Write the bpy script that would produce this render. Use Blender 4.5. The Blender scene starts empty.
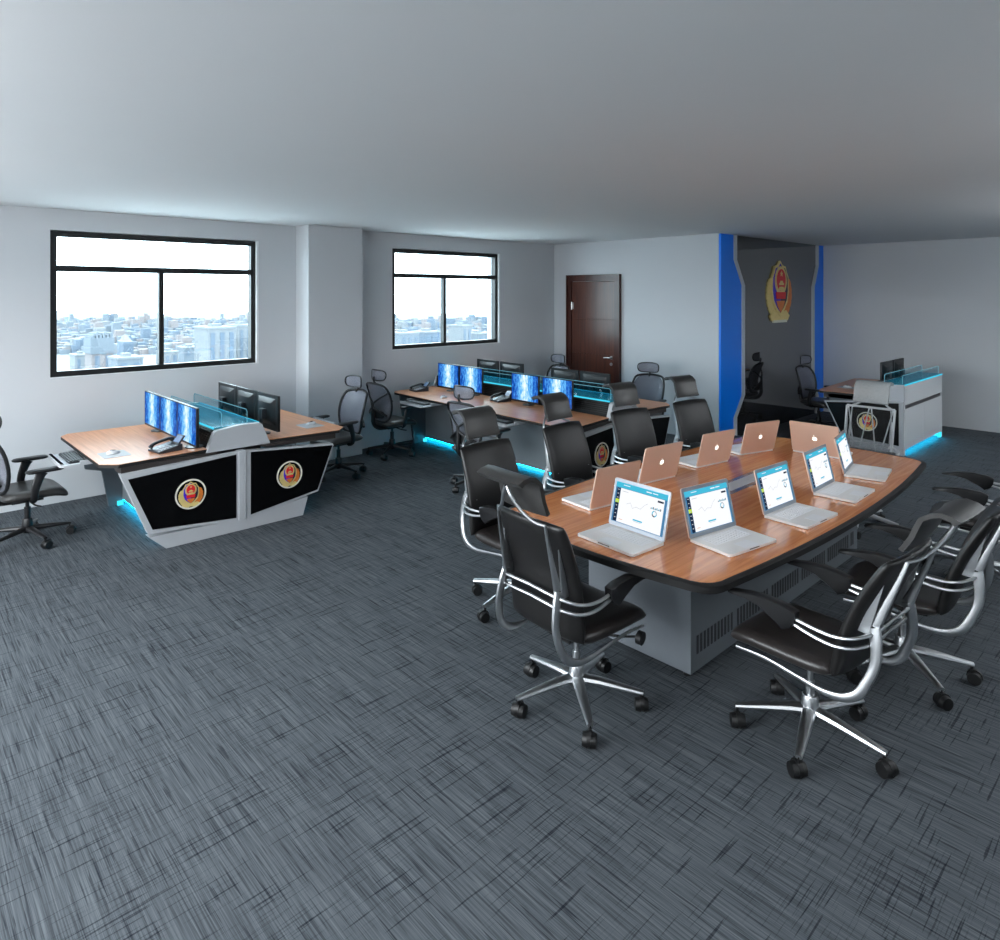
import bpy, bmesh, math, random
from mathutils import Vector, Matrix
random.seed(7)
C = bpy.context.scene.collection
PI = math.pi
def D(a): return a * PI / 180.0

# ------------------------------------------------------------------ materials
def lin(c):
    return tuple(((x / 255.0) / 12.92 if x / 255.0 <= 0.04045 else ((x / 255.0 + 0.055) / 1.055) ** 2.4) for x in c) + (1.0,)

def mat(name, rgb, rough=0.5, metal=0.0, spec=0.5, coat=0.0, emit=None, es=0.0, noise=0.0, nscale=40.0, bump=0.0):
    m = bpy.data.materials.new(name); m.use_nodes = True
    nt = m.node_tree; b = nt.nodes['Principled BSDF']
    c = lin(rgb)
    b.inputs['Base Color'].default_value = c
    b.inputs['Roughness'].default_value = rough
    b.inputs['Metallic'].default_value = metal
    b.inputs['Specular IOR Level'].default_value = spec
    b.inputs['Coat Weight'].default_value = coat
    if emit:
        b.inputs['Emission Color'].default_value = lin(emit); b.inputs['Emission Strength'].default_value = es
    if noise > 0 or bump > 0:
        tc = nt.nodes.new('ShaderNodeTexCoord')
        n = nt.nodes.new('ShaderNodeTexNoise'); n.inputs['Scale'].default_value = nscale; n.inputs['Detail'].default_value = 4
        nt.links.new(tc.outputs['Object'], n.inputs['Vector'])
        if noise > 0:
            r = nt.nodes.new('ShaderNodeMapRange')
            r.inputs['To Min'].default_value = 1 - noise; r.inputs['To Max'].default_value = 1 + noise
            nt.links.new(n.outputs['Fac'], r.inputs['Value'])
            mx = nt.nodes.new('ShaderNodeVectorMath'); mx.operation = 'SCALE'
            mx.inputs[0].default_value = c[:3]
            nt.links.new(r.outputs['Result'], mx.inputs['Scale'])
            nt.links.new(mx.outputs['Vector'], b.inputs['Base Color'])
        if bump > 0:
            bp = nt.nodes.new('ShaderNodeBump'); bp.inputs['Strength'].default_value = bump; bp.inputs['Distance'].default_value = 0.002
            nt.links.new(n.outputs['Fac'], bp.inputs['Height']); nt.links.new(bp.outputs['Normal'], b.inputs['Normal'])
    return m

def emis(name, rgb, s):
    m = bpy.data.materials.new(name); m.use_nodes = True
    nt = m.node_tree; nt.nodes.clear()
    e = nt.nodes.new('ShaderNodeEmission'); e.inputs['Color'].default_value = lin(rgb); e.inputs['Strength'].default_value = s
    o = nt.nodes.new('ShaderNodeOutputMaterial'); nt.links.new(e.outputs[0], o.inputs[0])
    return m

def nd(nt, t, **k):
    n = nt.nodes.new(t)
    for a, v in k.items(): setattr(n, a, v)
    return n

def wood(name, dark, light, rough, axis='x', coat=0.0, gs=1.0, spec=0.5):
    m = bpy.data.materials.new(name); m.use_nodes = True
    nt = m.node_tree; b = nt.nodes['Principled BSDF']
    tc = nd(nt, 'ShaderNodeTexCoord'); mp = nd(nt, 'ShaderNodeMapping')
    mp.inputs['Scale'].default_value = {'x': (1.2*gs, 26*gs, 26*gs), 'y': (26*gs, 1.2*gs, 26*gs), 'z': (26*gs, 26*gs, 1.2*gs)}[axis]
    nt.links.new(tc.outputs['Object'], mp.inputs['Vector'])
    n = nd(nt, 'ShaderNodeTexNoise'); n.inputs['Scale'].default_value = 1.6; n.inputs['Detail'].default_value = 5; n.inputs['Distortion'].default_value = 0.6
    nt.links.new(mp.outputs[0], n.inputs['Vector'])
    r = nd(nt, 'ShaderNodeValToRGB')
    r.color_ramp.elements[0].position = 0.3; r.color_ramp.elements[0].color = lin(dark)
    r.color_ramp.elements[1].position = 0.7; r.color_ramp.elements[1].color = lin(light)
    nt.links.new(n.outputs['Fac'], r.inputs[0]); nt.links.new(r.outputs[0], b.inputs['Base Color'])
    b.inputs['Roughness'].default_value = rough; b.inputs['Coat Weight'].default_value = coat; b.inputs['Coat Roughness'].default_value = 0.05
    b.inputs['Specular IOR Level'].default_value = spec
    return m

def carpet_mat():
    m = bpy.data.materials.new('carpet'); m.use_nodes = True
    nt = m.node_tree; b = nt.nodes['Principled BSDF']; L = nt.links.new
    tc = nd(nt, 'ShaderNodeTexCoord')
    def streak(sx, sy, lo, hi, off=0.0, det=2):
        mp = nd(nt, 'ShaderNodeMapping'); mp.inputs['Scale'].default_value = (sx, sy, 1); mp.inputs['Location'].default_value = (off, off * 1.7, 0)
        L(tc.outputs['Object'], mp.inputs['Vector'])
        n = nd(nt, 'ShaderNodeTexNoise'); n.inputs['Scale'].default_value = 1; n.inputs['Detail'].default_value = det; n.inputs['Roughness'].default_value = 0.6
        L(mp.outputs[0], n.inputs['Vector'])
        r = nd(nt, 'ShaderNodeMapRange'); r.inputs['From Min'].default_value = lo; r.inputs['From Max'].default_value = hi
        L(n.outputs['Fac'], r.inputs['Value']); return r.outputs[0]
    # checker of tiles decides where the cross lines show
    a = streak(240, 3.2, 0.34, 0.66)                # fine pile streaks along y
    fine = streak(85, 1.8, 0.34, 0.66, 11)
    l1 = streak(75, 2.6, 0.605, 0.65, 5)            # dark lines along y
    l2 = streak(2.4, 62, 0.615, 0.655, 23)          # dark lines along x
    l3 = streak(3.6, 120, 0.58, 0.66, 41)
    patch = streak(1.7, 1.7, 0.42, 0.58, 3, 0)
    def mul(x, y):
        q = nd(nt, 'ShaderNodeMath', operation='MULTIPLY'); 
        for i, v in enumerate((x, y)):
            if isinstance(v, (int, float)): q.inputs[i].default_value = v
            else: L(v, q.inputs[i])
        return q.outputs[0]
    def add(x, y, op='ADD'):
        q = nd(nt, 'ShaderNodeMath', operation=op)
        for i, v in enumerate((x, y)):
            if isinstance(v, (int, float)): q.inputs[i].default_value = v
            else: L(v, q.inputs[i])
        return q.outputs[0]
    base = add(mul(a, 0.36), mul(fine, 0.26))
    base = add(base, 0.36)
    dark = add(mul(l1, 0.36), mul(l2, 0.44)); dark = add(dark, mul(mul(l3, patch), 0.30)); 
    v = add(base, dark, 'SUBTRACT'); 
    cr = nd(nt, 'ShaderNodeValToRGB')
    cr.color_ramp.elements[0].position = 0.0; cr.color_ramp.elements[0].color = lin((24, 28, 38))
    cr.color_ramp.elements[1].position = 1.0; cr.color_ramp.elements[1].color = lin((102, 108, 113))
    e = cr.color_ramp.elements.new(0.5); e.color = lin((64, 69, 74))
    L(v, cr.inputs[0]); L(cr.outputs[0], b.inputs['Base Color'])
    b.inputs['Roughness'].default_value = 0.95; b.inputs['Specular IOR Level'].default_value = 0.2
    bp = nd(nt, 'ShaderNodeBump'); bp.inputs['Strength'].default_value = 0.35; bp.inputs['Distance'].default_value = 0.003
    L(v, bp.inputs['Height']); L(bp.outputs[0], b.inputs['Normal'])
    return m

def glass_mat(name, rgb=(235, 245, 248), refl=0.08, solid=0.0, emit=0.0):
    m = bpy.data.materials.new(name); m.use_nodes = True
    nt = m.node_tree; nt.nodes.clear(); L = nt.links.new
    t = nd(nt, 'ShaderNodeBsdfTransparent'); t.inputs[0].default_value = lin(rgb)
    g = nd(nt, 'ShaderNodeBsdfGlossy'); g.inputs['Roughness'].default_value = 0.02
    mx = nd(nt, 'ShaderNodeMixShader'); mx.inputs[0].default_value = refl; L(t.outputs[0], mx.inputs[1]); L(g.outputs[0], mx.inputs[2])
    out = mx
    if solid > 0:
        d = nd(nt, 'ShaderNodeBsdfPrincipled'); d.inputs['Base Color'].default_value = lin(rgb); d.inputs['Roughness'].default_value = 0.1
        if emit > 0:
            d.inputs['Emission Color'].default_value = lin(rgb); d.inputs['Emission Strength'].default_value = emit
        m2 = nd(nt, 'ShaderNodeMixShader'); m2.inputs[0].default_value = solid
        L(mx.outputs[0], m2.inputs[1]); L(d.outputs[0], m2.inputs[2]); out = m2
    o = nd(nt, 'ShaderNodeOutputMaterial'); L(out.outputs[0], o.inputs[0])
    return m

def mesh_fabric(name, rgb, opac, scale=260.0, metal=0.0):
    """open-weave fabric: threads of diffuse cloth with see-through gaps"""
    m = bpy.data.materials.new(name); m.use_nodes = True
    nt = m.node_tree; nt.nodes.clear(); L = nt.links.new
    t = nd(nt, 'ShaderNodeBsdfTransparent')
    p = nd(nt, 'ShaderNodeBsdfPrincipled'); p.inputs['Base Color'].default_value = lin(rgb); p.inputs['Roughness'].default_value = 0.45; p.inputs['Metallic'].default_value = metal
    tc = nd(nt, 'ShaderNodeTexCoord'); n = nd(nt, 'ShaderNodeTexNoise'); n.inputs['Scale'].default_value = scale
    L(tc.outputs['Object'], n.inputs['Vector'])
    r = nd(nt, 'ShaderNodeMapRange'); r.inputs['From Min'].default_value = 0.3; r.inputs['From Max'].default_value = 0.7
    r.inputs['To Min'].default_value = max(0, opac - 0.2); r.inputs['To Max'].default_value = min(1, opac + 0.2)
    L(n.outputs['Fac'], r.inputs['Value'])
    mx = nd(nt, 'ShaderNodeMixShader'); L(r.outputs[0], mx.inputs[0]); L(t.outputs[0], mx.inputs[1]); L(p.outputs[0], mx.inputs[2])
    o = nd(nt, 'ShaderNodeOutputMaterial'); L(mx.outputs[0], o.inputs[0])
    return m

def screen_mat():
    """lit monitor picture: blue field with a pale glowing column of light in the middle"""
    m = bpy.data.materials.new('monitor_picture'); m.use_nodes = True
    nt = m.node_tree; nt.nodes.clear(); L = nt.links.new
    tc = nd(nt, 'ShaderNodeTexCoord'); sp = nd(nt, 'ShaderNodeSeparateXYZ'); L(tc.outputs['Object'], sp.inputs[0])
    def M(op, a, b=None, c=None):
        q = nd(nt, 'ShaderNodeMath', operation=op)
        for i, v in enumerate((a, b, c)):
            if v is None: continue
            if isinstance(v, (int, float)): q.inputs[i].default_value = v
            else: L(v, q.inputs[i])
        return q.outputs[0]
    y = M('ABSOLUTE', M('MULTIPLY', sp.outputs['Y'], 4.6))
    col = M('SUBTRACT', 1.0, y); col = M('MAXIMUM', col, 0.0); col = M('POWER', col, 1.3)
    mp = nd(nt, 'ShaderNodeMapping'); mp.inputs['Scale'].default_value = (1, 22, 9); L(tc.outputs['Object'], mp.inputs['Vector'])
    n = nd(nt, 'ShaderNodeTexNoise'); n.inputs['Scale'].default_value = 1.6; n.inputs['Detail'].default_value = 7; n.inputs['Roughness'].default_value = 0.7
    L(mp.outputs[0], n.inputs['Vector'])
    v = M('ADD', M('MULTIPLY', col, 0.62), M('MULTIPLY', M('SUBTRACT', n.outputs['Fac'], 0.5), 1.5)); v = M('ADD', v, 0.25)
    cr = nd(nt, 'ShaderNodeValToRGB')
    els = cr.color_ramp.elements
    els[0].position = 0.0; els[0].color = lin((4, 26, 84))
    els[1].position = 1.0; els[1].color = lin((245, 252, 255))
    e = els.new(0.33); e.color = lin((18, 84, 178)); e = els.new(0.62); e.color = lin((96, 176, 232))
    L(v, cr.inputs[0])
    em = nd(nt, 'ShaderNodeEmission'); em.inputs['Strength'].default_value = 1.2; L(cr.outputs[0], em.inputs[0])
    g = nd(nt, 'ShaderNodeBsdfGlossy'); g.inputs['Roughness'].default_value = 0.15; g.inputs[0].default_value = (0.03, 0.03, 0.03, 1)
    ad = nd(nt, 'ShaderNodeAddShader'); L(em.outputs[0], ad.inputs[0]); L(g.outputs[0], ad.inputs[1])
    o = nd(nt, 'ShaderNodeOutputMaterial'); L(ad.outputs[0], o.inputs[0])
    return m

M = dict(
    wall=mat('wall_paint', (196, 199, 202), 0.85, spec=0.2, noise=0.012, nscale=3),
    ceiling=mat('ceiling_paint', (218, 220, 221), 0.9, spec=0.2, noise=0.01, nscale=2),
    carpet=carpet_mat(),
    winframe=mat('window_black_metal', (12, 13, 14), 0.4, noise=0.1),
    glass=glass_mat('window_glass'),
    whitetrim=mat('white_reveal', (225, 228, 230), 0.7, noise=0.01),
    door=wood('door_veneer', (60, 30, 22), (92, 50, 36), 0.28, 'z', gs=0.8),
    doorframe=wood('door_frame_veneer', (50, 20, 12), (72, 32, 22), 0.3, 'z', gs=0.8),
    steel=mat('brushed_steel', (190, 190, 190), 0.28, 1.0, noise=0.05),
    chrome=mat('polished_chrome', (200, 202, 204), 0.34, 1.0, noise=0.03),
    blue=mat('blue_lacquer', (0, 128, 250), 0.35, noise=0.02),
    blackgloss=mat('black_glass_panel', (42, 42, 44), 0.05, spec=1.0, coat=1.0, noise=0.02, nscale=3),
    silver=mat('silver_paint', (196, 199, 203), 0.4, 0.2, noise=0.02),
    skirting=mat('skirting_paint', (150, 156, 162), 0.6, noise=0.02),
    desktop=wood('desktop_wood', (186, 122, 84), (212, 148, 106), 0.35, 'y'),
    tabletop=wood('table_wood', (200, 116, 62), (232, 152, 94), 0.17, 'x', coat=0.5),
    edge=mat('black_edge_rubber', (13, 12, 12), 0.65, noise=0.1),
    apron=mat('dark_brown_apron', (48, 42, 40), 0.5, noise=0.1),
    greypaint=mat('pale_grey_laminate', (176, 179, 183), 0.45, noise=0.015),
    midgrey=mat('grey_laminate', (128, 134, 138), 0.55, noise=0.02),
    darkgrey=mat('dark_grey_laminate', (84, 90, 95), 0.55, noise=0.02),
    basegrey=mat('table_base_grey', (100, 106, 112), 0.5, noise=0.02),
    vent=mat('vent_slot_dark', (40, 42, 45), 0.6, noise=0.05),
    black=mat('black_plastic', (20, 20, 22), 0.4, noise=0.08),
    blackmatte=mat('black_matte', (9, 9, 10), 0.5, noise=0.05),
    inset=mat('black_glass_inset', (4, 4, 5), 0.25, noise=0.02, spec=0.25),
    leather=mat('black_leather', (26, 25, 25), 0.38, noise=0.08, nscale=60, bump=0.15, spec=0.45),
    seatleather=mat('brown_black_leather', (44, 40, 39), 0.32, noise=0.08, nscale=60, bump=0.12),
    greyleather=mat('charcoal_leather', (54, 53, 52), 0.32, noise=0.08, nscale=60),
    meshfab=mesh_fabric('grey_mesh_fabric', (124, 126, 136), 0.70),
    meshclear=mesh_fabric('silvery_mesh_fabric', (176, 178, 178), 0.62),
    meshnet=mesh_fabric('sheer_black_net', (30, 30, 32), 0.10),
    greycast=mat('pale_grey_metal', (196, 198, 200), 0.4, 0.3, noise=0.03),
    wheel=mat('caster_rubber', (16, 16, 17), 0.45, noise=0.08),
    cyan=emis('cyan_led', (0, 190, 235), 26), cyanspot=emis('cyan_led_end', (60, 215, 240), 1.3),
    cyansoft=emis('cyan_edge', (70, 205, 235), 1.0),
    cyanglass=glass_mat('cyan_glass', (40, 150, 175), solid=0.55, emit=0.25),
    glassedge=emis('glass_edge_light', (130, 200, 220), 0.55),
    clearglass=glass_mat('clear_glass', (232, 244, 248), refl=0.05),
    screen=screen_mat(),
    alu=mat('laptop_aluminium', (238, 236, 234), 0.4, 0.1, noise=0.02),
    alulid=mat('rose_aluminium', (226, 194, 174), 0.4, 0.25, noise=0.02),
    keys=mat('pale_keys', (240, 240, 242), 0.5, noise=0.03),
    darkkeys=mat('dark_keys', (38, 40, 44), 0.5, noise=0.05),
    bezel=mat('bezel_grey', (150, 158, 168), 0.3, 0.3, noise=0.02),
    scrwhite=emis('display_white', (250, 252, 255), 0.93),
    scrcyan=emis('display_cyan', (72, 190, 222), 0.9),
    scrblue=emis('display_blue', (84, 140, 184), 0.8),
    scrnavy=emis('display_navy', (28, 42, 66), 0.9),
    scrlime=emis('display_lime', (190, 220, 50), 1.0),
    scrgrey=emis('display_grey', (190, 196, 205), 0.9),
    scrorange=emis('display_orange', (225, 150, 90), 0.9),
    logolight=emis('lit_logo', (255, 252, 244), 1.6),
    lamp=emis('lamp_diffuser', (248, 250, 255), 4.0),
    mousew=mat('mouse_shell', (214, 216, 218), 0.25, noise=0.02),
    padm=mat('grey_mouse_mat', (168, 168, 170), 0.6, noise=0.03),
    goldp=mat('pale_gold', (240, 216, 140), 0.35, 0.35, noise=0.15, nscale=30),
    goldo=mat('orange_gold', (236, 134, 56), 0.35, 0.3, noise=0.15, nscale=30),
    red=mat('emblem_red', (232, 30, 36), 0.35, noise=0.05),
    violet=mat('emblem_blue', (60, 30, 200), 0.35, noise=0.05),
    navy=mat('emblem_navy', (16, 14, 50), 0.35, noise=0.05),
    white=mat('white_enamel', (226, 222, 206), 0.4, noise=0.02),
    phone=mat('phone_plastic', (44, 47, 52), 0.35, noise=0.05),
    phonescr=mat('phone_display', (110, 130, 158), 0.15, noise=0.05),
    outA=mat('haze_blue_concrete', (88, 95, 103), 0.9, noise=0.06, nscale=0.05),  # outdoor colours from here to the hill have atmospheric haze mixed in
    outB=mat('haze_pink_concrete', (104, 98, 99), 0.9, noise=0.06, nscale=0.05),
    outC=mat('haze_grey_concrete', (98, 101, 105), 0.9, noise=0.06, nscale=0.05),
    outD=mat('haze_blue_cladding', (76, 87, 100), 0.9, noise=0.1, nscale=0.1),
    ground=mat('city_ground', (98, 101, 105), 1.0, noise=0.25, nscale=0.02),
    hill=mat('haze_hill', (98, 102, 106), 1.0, noise=0.05, nscale=0.01),
)

# ------------------------------------------------------------------ mesh helper
class MB:
    def __init__(s): s.v = []; s.f = []; s.m = []; s.cur = 0; s.T = Matrix()
    def add(s, vs, fs, mi=None):
        o = len(s.v)
        for p in vs: s.v.append(tuple(s.T @ Vector(p)))
        for f in fs: s.f.append(tuple(o + i for i in f)); s.m.append(s.cur if mi is None else mi)
    def box(s, x0, x1, y0, y1, z0, z1, mi=None):
        vs = [(x, y, z) for x in (x0, x1) for y in (y0, y1) for z in (z0, z1)]
        s.add(vs, [(0, 1, 3, 2), (4, 6, 7, 5), (0, 4, 5, 1), (2, 3, 7, 6), (0, 2, 6, 4), (1, 5, 7, 3)], mi)
    def prism(s, pts, fn, d0, d1, mi=None, side=None):
        """pts 2D outline; fn(a, b, d) -> 3D"""
        n = len(pts)
        vs = [fn(a, b, d0) for a, b in pts] + [fn(a, b, d1) for a, b in pts]
        s.add(vs, [tuple(range(n))[::-1], tuple(range(n, 2 * n))], mi)
        s.add(vs, [(i, (i + 1) % n, n + (i + 1) % n, n + i) for i in range(n)], side if side is not None else mi)
    def loft(s, rings, cap=True, closed=False, mi=None):
        n = len(rings[0]); vs = [p for r in rings for p in r]; fs = []
        k = len(rings)
        for j in range(k - 1 + (1 if closed else 0)):
            a = j * n; b = ((j + 1) % k) * n
            for i in range(n): fs.append((a + i, a + (i + 1) % n, b + (i + 1) % n, b + i))
        if cap and not closed: fs.append(tuple(range(n))[::-1]); fs.append(tuple((k - 1) * n + i for i in range(n)))
        s.add(vs, fs, mi)
    def cyl(s, p0, p1, r0, r1=None, n=16, mi=None):
        s.tube([p0, p1], [r0, r0 if r1 is None else r1], n, smooth=False, mi=mi)
    def tube(s, pts, rad, n=10, smooth=True, sub=6, flat=1.0, up=(0, 0, 1), closed=False, mi=None):
        """round or flattened bar through points; rad scalar or list; flat = ratio of thickness along 'up' side"""
        P = [Vector(p) for p in pts]
        R = [rad] * len(P) if isinstance(rad, (int, float)) else list(rad)
        if smooth and len(P) > 2:
            Q = []; RR = []
            m = len(P); rng = m if closed else m - 1
            for i in range(rng):
                p0 = P[(i - 1) % m] if (closed or i > 0) else P[0] * 2 - P[1]
                p1 = P[i]; p2 = P[(i + 1) % m]
                p3 = P[(i + 2) % m] if (closed or i + 2 < m) else P[-1] * 2 - P[-2]
                for k in range(sub):
                    t = k / sub
                    Q.append(0.5 * ((2 * p1) + (p2 - p0) * t + (2 * p0 - 5 * p1 + 4 * p2 - p3) * t * t + (3 * p1 - p0 - 3 * p2 + p3) * t ** 3))
                    RR.append(R[i] * (1 - t) + R[(i + 1) % m] * t)
            if not closed: Q.append(P[-1]); RR.append(R[-1])
            P, R = Q, RR
        up = Vector(up); rings = []
        m = len(P); prev = None
        for i in range(m):
            if closed: t = P[(i + 1) % m] - P[(i - 1) % m]
            else: t = P[min(i + 1, m - 1)] - P[max(i - 1, 0)]
            t.normalize()
            a = up.cross(t)
            if a.length < 0.05: a = prev if prev is not None else Vector((1, 0, 0)).cross(t)
            if a.length < 0.05: a = Vector((0, 1, 0)).cross(t)
            a.normalize(); b = t.cross(a); b.normalize()
            if prev is not None and a.dot(prev) < 0: a = -a; b = -b
            prev = a
            rings.append([tuple(P[i] + a * (R[i] * math.cos(2 * PI * k / n)) + b * (R[i] * flat * math.sin(2 * PI * k / n))) for k in range(n)])
        s.loft(rings, cap=True, closed=closed, mi=mi)
    def lathe(s, prof, n=20, c=(0, 0, 0), mi=None):
        s.loft([[(c[0] + r * math.cos(2 * PI * k / n), c[1] + r * math.sin(2 * PI * k / n), c[2] + z) for k in range(n)] for r, z in prof], mi=mi)
    def pillow(s, w, h, t, fn, nu=14, nv=14, p=8, k=0.25, e=0.45, mi=None, bot=1.0):
        """cushion: u across w, v along h, thickness t; fn(a, b, d) -> 3D"""
        us = [math.sin(PI / 2 * (-1 + 2 * i / nu)) for i in range(nu + 1)]
        vs_ = [math.sin(PI / 2 * (-1 + 2 * j / nv)) for j in range(nv + 1)]
        idx = {}; V = []; F = []
        for side in (1, -1):
            for i, u in enumerate(us):
                for j, v in enumerate(vs_):
                    edge = i in (0, nu) or j in (0, nv)
                    if edge and side == -1: idx[(side, i, j)] = idx[(1, i, j)]; continue
                    a = u * math.sqrt(max(0, 1 - k * v ** 4)) * w / 2; b = v * math.sqrt(max(0, 1 - k * u ** 4)) * h / 2
                    d = 0 if edge else t / 2 * ((1 - abs(u) ** p) * (1 - abs(v) ** p)) ** e * (1 if side == 1 else bot)
                    idx[(side, i, j)] = len(V); V.append(fn(a, b, side * d))
            for i in range(nu):
                for j in range(nv):
                    q = (idx[(side, i, j)], idx[(side, i + 1, j)], idx[(side, i + 1, j + 1)], idx[(side, i, j + 1)])
                    F.append(q if side == 1 else q[::-1])
        s.add(V, F, mi)
    def build(s, name, mats, parent=None, loc=(0, 0, 0), smooth=35, bevel=0.0, rotz=0.0):
        me = bpy.data.meshes.new(name)
        me.from_pydata(s.v, [], s.f)
        if not isinstance(mats, (list, tuple)): mats = [mats]
        for m in mats: me.materials.append(m)
        me.polygons.foreach_set('material_index', s.m)
        me.validate(); 
        bm = bmesh.new(); bm.from_mesh(me)
        bmesh.ops.recalc_face_normals(bm, faces=bm.faces)
        if smooth:
            a = D(smooth)
            for f in bm.faces: f.smooth = True
            for e in bm.edges:
                e.smooth = not (len(e.link_faces) != 2 or e.calc_face_angle(0) > a)
        bm.to_mesh(me); bm.free()
        o = bpy.data.objects.new(name, me); C.objects.link(o)
        o.location = loc; o.rotation_euler[2] = rotz
        if parent: o.parent = parent
        if bevel > 0:
            b = o.modifiers.new('bevel', 'BEVEL'); b.width = bevel; b.segments = 2; b.limit_method = 'ANGLE'; b.angle_limit = D(40)
        return o

def thing(name, label, cat, loc=(0, 0, 0), rotz=0.0, group=None):
    o = bpy.data.objects.new(name, None); C.objects.link(o); o.empty_display_size = 0.1
    o.location = loc; o.rotation_euler[2] = rotz
    o['label'] = label; o['category'] = cat
    if group: o['group'] = group
    return o
def tag(o, label, cat, group=None, kind=None):
    o['label'] = label; o['category'] = cat
    if group: o['group'] = group
    if kind: o['kind'] = kind
    return o
def struct(o): o['kind'] = 'structure'; return o
def dup(root, loc, rotz, label, group=None, base_rot=None):
    r = root.copy(); C.objects.link(r); r.location = loc; r.rotation_euler = (0, 0, rotz); r['label'] = label
    if group: r['group'] = group
    for ch in list(root.children):
        c = ch.copy(); C.objects.link(c); c.parent = r
        for g in ch.children:
            d = g.copy(); C.objects.link(d); d.parent = c
    if base_rot is not None: set_base(r, base_rot)
    return r
def set_base(r, a):
    for c in r.children:
        if c.name.split('.')[0] in ('star_base', 'caster'): c.rotation_euler[2] = a

XY = lambda a, b, d: (a, b, d)
XZ = lambda a, b, d: (a, d, b)
YZ = lambda a, b, d: (d, a, b)
def rrect(x0, x1, y0, y1, r, n=5):
    pts = []
    for cx, cy, a0 in ((x1 - r, y1 - r, 0), (x0 + r, y1 - r, 90), (x0 + r, y0 + r, 180), (x1 - r, y0 + r, 270)):
        for k in range(n + 1):
            a = D(a0 + 90 * k / n); pts.append((cx + r * math.cos(a), cy + r * math.sin(a)))
    return pts

# ------------------------------------------------------------------ camera
HC = 2.1; FPX = 672.0
ang = math.atan2(710, FPX)                      # heading of the lens in the room
cam = bpy.data.cameras.new('camera'); co = bpy.data.objects.new('camera', cam); C.objects.link(co)
co.location = (0, 0, HC); co.rotation_euler = (PI / 2, 0, ang - PI / 2)
cam.sensor_width = 36; cam.lens = 36 * FPX / 1000.0; cam.shift_y = -(470 - 293) / 1000.0
cam.clip_end = 6000; cam.clip_start = 0.05
bpy.context.scene.camera = co

# ------------------------------------------------------------------ room shell
H = 2.94
XD = 8.73; YW1 = 7.93; YW2 = 7.85; YC = 7.60; XR = 12.38; YN = 4.75; XL = -2.6; YB = -3.4
b = MB(); b.box(XL - .2, XR + .2, YB - .2, YW1 + .22, -0.1, 0.0)
struct(b.build('floor', M['carpet'], smooth=0))
b = MB(); b.box(XL - .2, XR + .2, YB - .2, YW1 + .22, H, H + .1)
struct(b.build('ceiling', M['ceiling'], smooth=0))
# window wall, left stretch and right stretch, each with its opening
def wall_open(name, x0, x1, y0, y1, wx0, wx1, wz0, wz1):
    b = MB()
    b.box(x0, wx0, y0, y1, 0, H); b.box(wx1, x1, y0, y1, 0, H)
    b.box(wx0, wx1, y0, y1, 0, wz0); b.box(wx0, wx1, y0, y1, wz1, H)
    return struct(b.build(name, M['wall'], smooth=0))
W1 = (1.345, 3.475, 1.25, 2.73)
W2 = (5.36, 7.43, 1.30, 2.73)
wall_open('wall_window_left', XL - .2, 4.2, YW1, YW1 + .22, *W1)
wall_open('wall_window_right', 4.2, XD + .2, YW2, YW1 + .22, *W2)
b = MB(); b.box(3.96, 4.72, YC, YW1 + .01, 0, H)
struct(b.build('wall_column', M['wall'], smooth=0))
b = MB(); b.box(XD, XD + .2, YN, YW1 + .2, 0, H); b.box(XD + .2, XR + .2, YN, YN + .2, 0, H)
struct(b.build('wall_far', M['wall'], smooth=0))
b = MB(); b.box(XR, XR + .2, YB - .2, YN + .2, 0, H)
struct(b.build('wall_right', M['wall'], smooth=0))
W3 = (1.2, 7.2, .75, 2.72)      # unseen long window added left of the camera for daylight (y0, y1, z0, z1)
b = MB(); b.box(XL - .2, XL, YB - .2, W3[0], 0, H); b.box(XL - .2, XL, W3[1], YW1, 0, H)
b.box(XL - .2, XL, W3[0], W3[1], 0, W3[2]); b.box(XL - .2, XL, W3[0], W3[1], W3[3], H)
struct(b.build('wall_left', M['wall'], smooth=0))
b = MB(); t_ = .05
for k in range(5):
    y = W3[0] + (W3[1] - W3[0] - t_) * k / 4
    b.box(XL - .12, XL - .03, y, y + t_, W3[2], W3[3])
    if k < 4:
        for z in (W3[2], W3[3] - t_): b.box(XL - .12, XL - .03, y + t_, y + (W3[1] - W3[0] - t_) / 4, z, z + t_)
struct(b.build('window_added', M['winframe'], smooth=0))
b = MB(); b.box(XL - .2, XR + .2, YB - .2, YB, 0, H)
struct(b.build('wall_back', M['wall'], smooth=0))

def window(name, x0, x1, z0, z1, yin, mull):
    """black metal frame set just inside the opening, a transom with one light over and two under"""
    g = 0.006
    x0 += g; x1 -= g + .02; z0 += g; z1 -= g
    t = 0.055; y0 = yin + .03; y1 = yin + .12
    zt = z1 - 0.375
    b = MB()
    b.box(x0, x0 + t, y0, y1, z0, z1); b.box(x1 - t, x1, y0, y1, z0, z1)
    b.box(x0 + t, x1 - t, y0, y1, z0, z0 + t); b.box(x0 + t, x1 - t, y0, y1, z1 - t, z1)
    b.box(x0 + t, x1 - t, y0, y1, zt - .03, zt + .03)
    b.box(mull - .025, mull + .025, y0 + .01, y1 - .01, z0 + t, zt - .03)
    w = struct(b.build(name, M['winframe'], smooth=0))
    for a, c, d, e in ((x0 + t, x1 - t, zt + .03, z1 - t), (x0 + t, mull - .025, z0 + t, zt - .03), (mull + .025, x1 - t, z0 + t, zt - .03)):
        p = MB(); p.box(a, c, yin + .07, yin + .076, d, e); p.build('pane', M['glass'], w, smooth=0)
    s = MB(); s.box(x0 - g, x1 + g + .02, yin - .004, y0 + .01, z0 - g - .001, z0 - .001)
    s.box(x1, x1 + g + .0185, yin - .004, y0 + .1, z0, z1 + g)
    s.build('window_reveal', M['whitetrim'], w, smooth=0)
    return w
window('window_1', *W1, YW1, 2.39)
window('window_2', *W2, YW2, 6.33)

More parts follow.
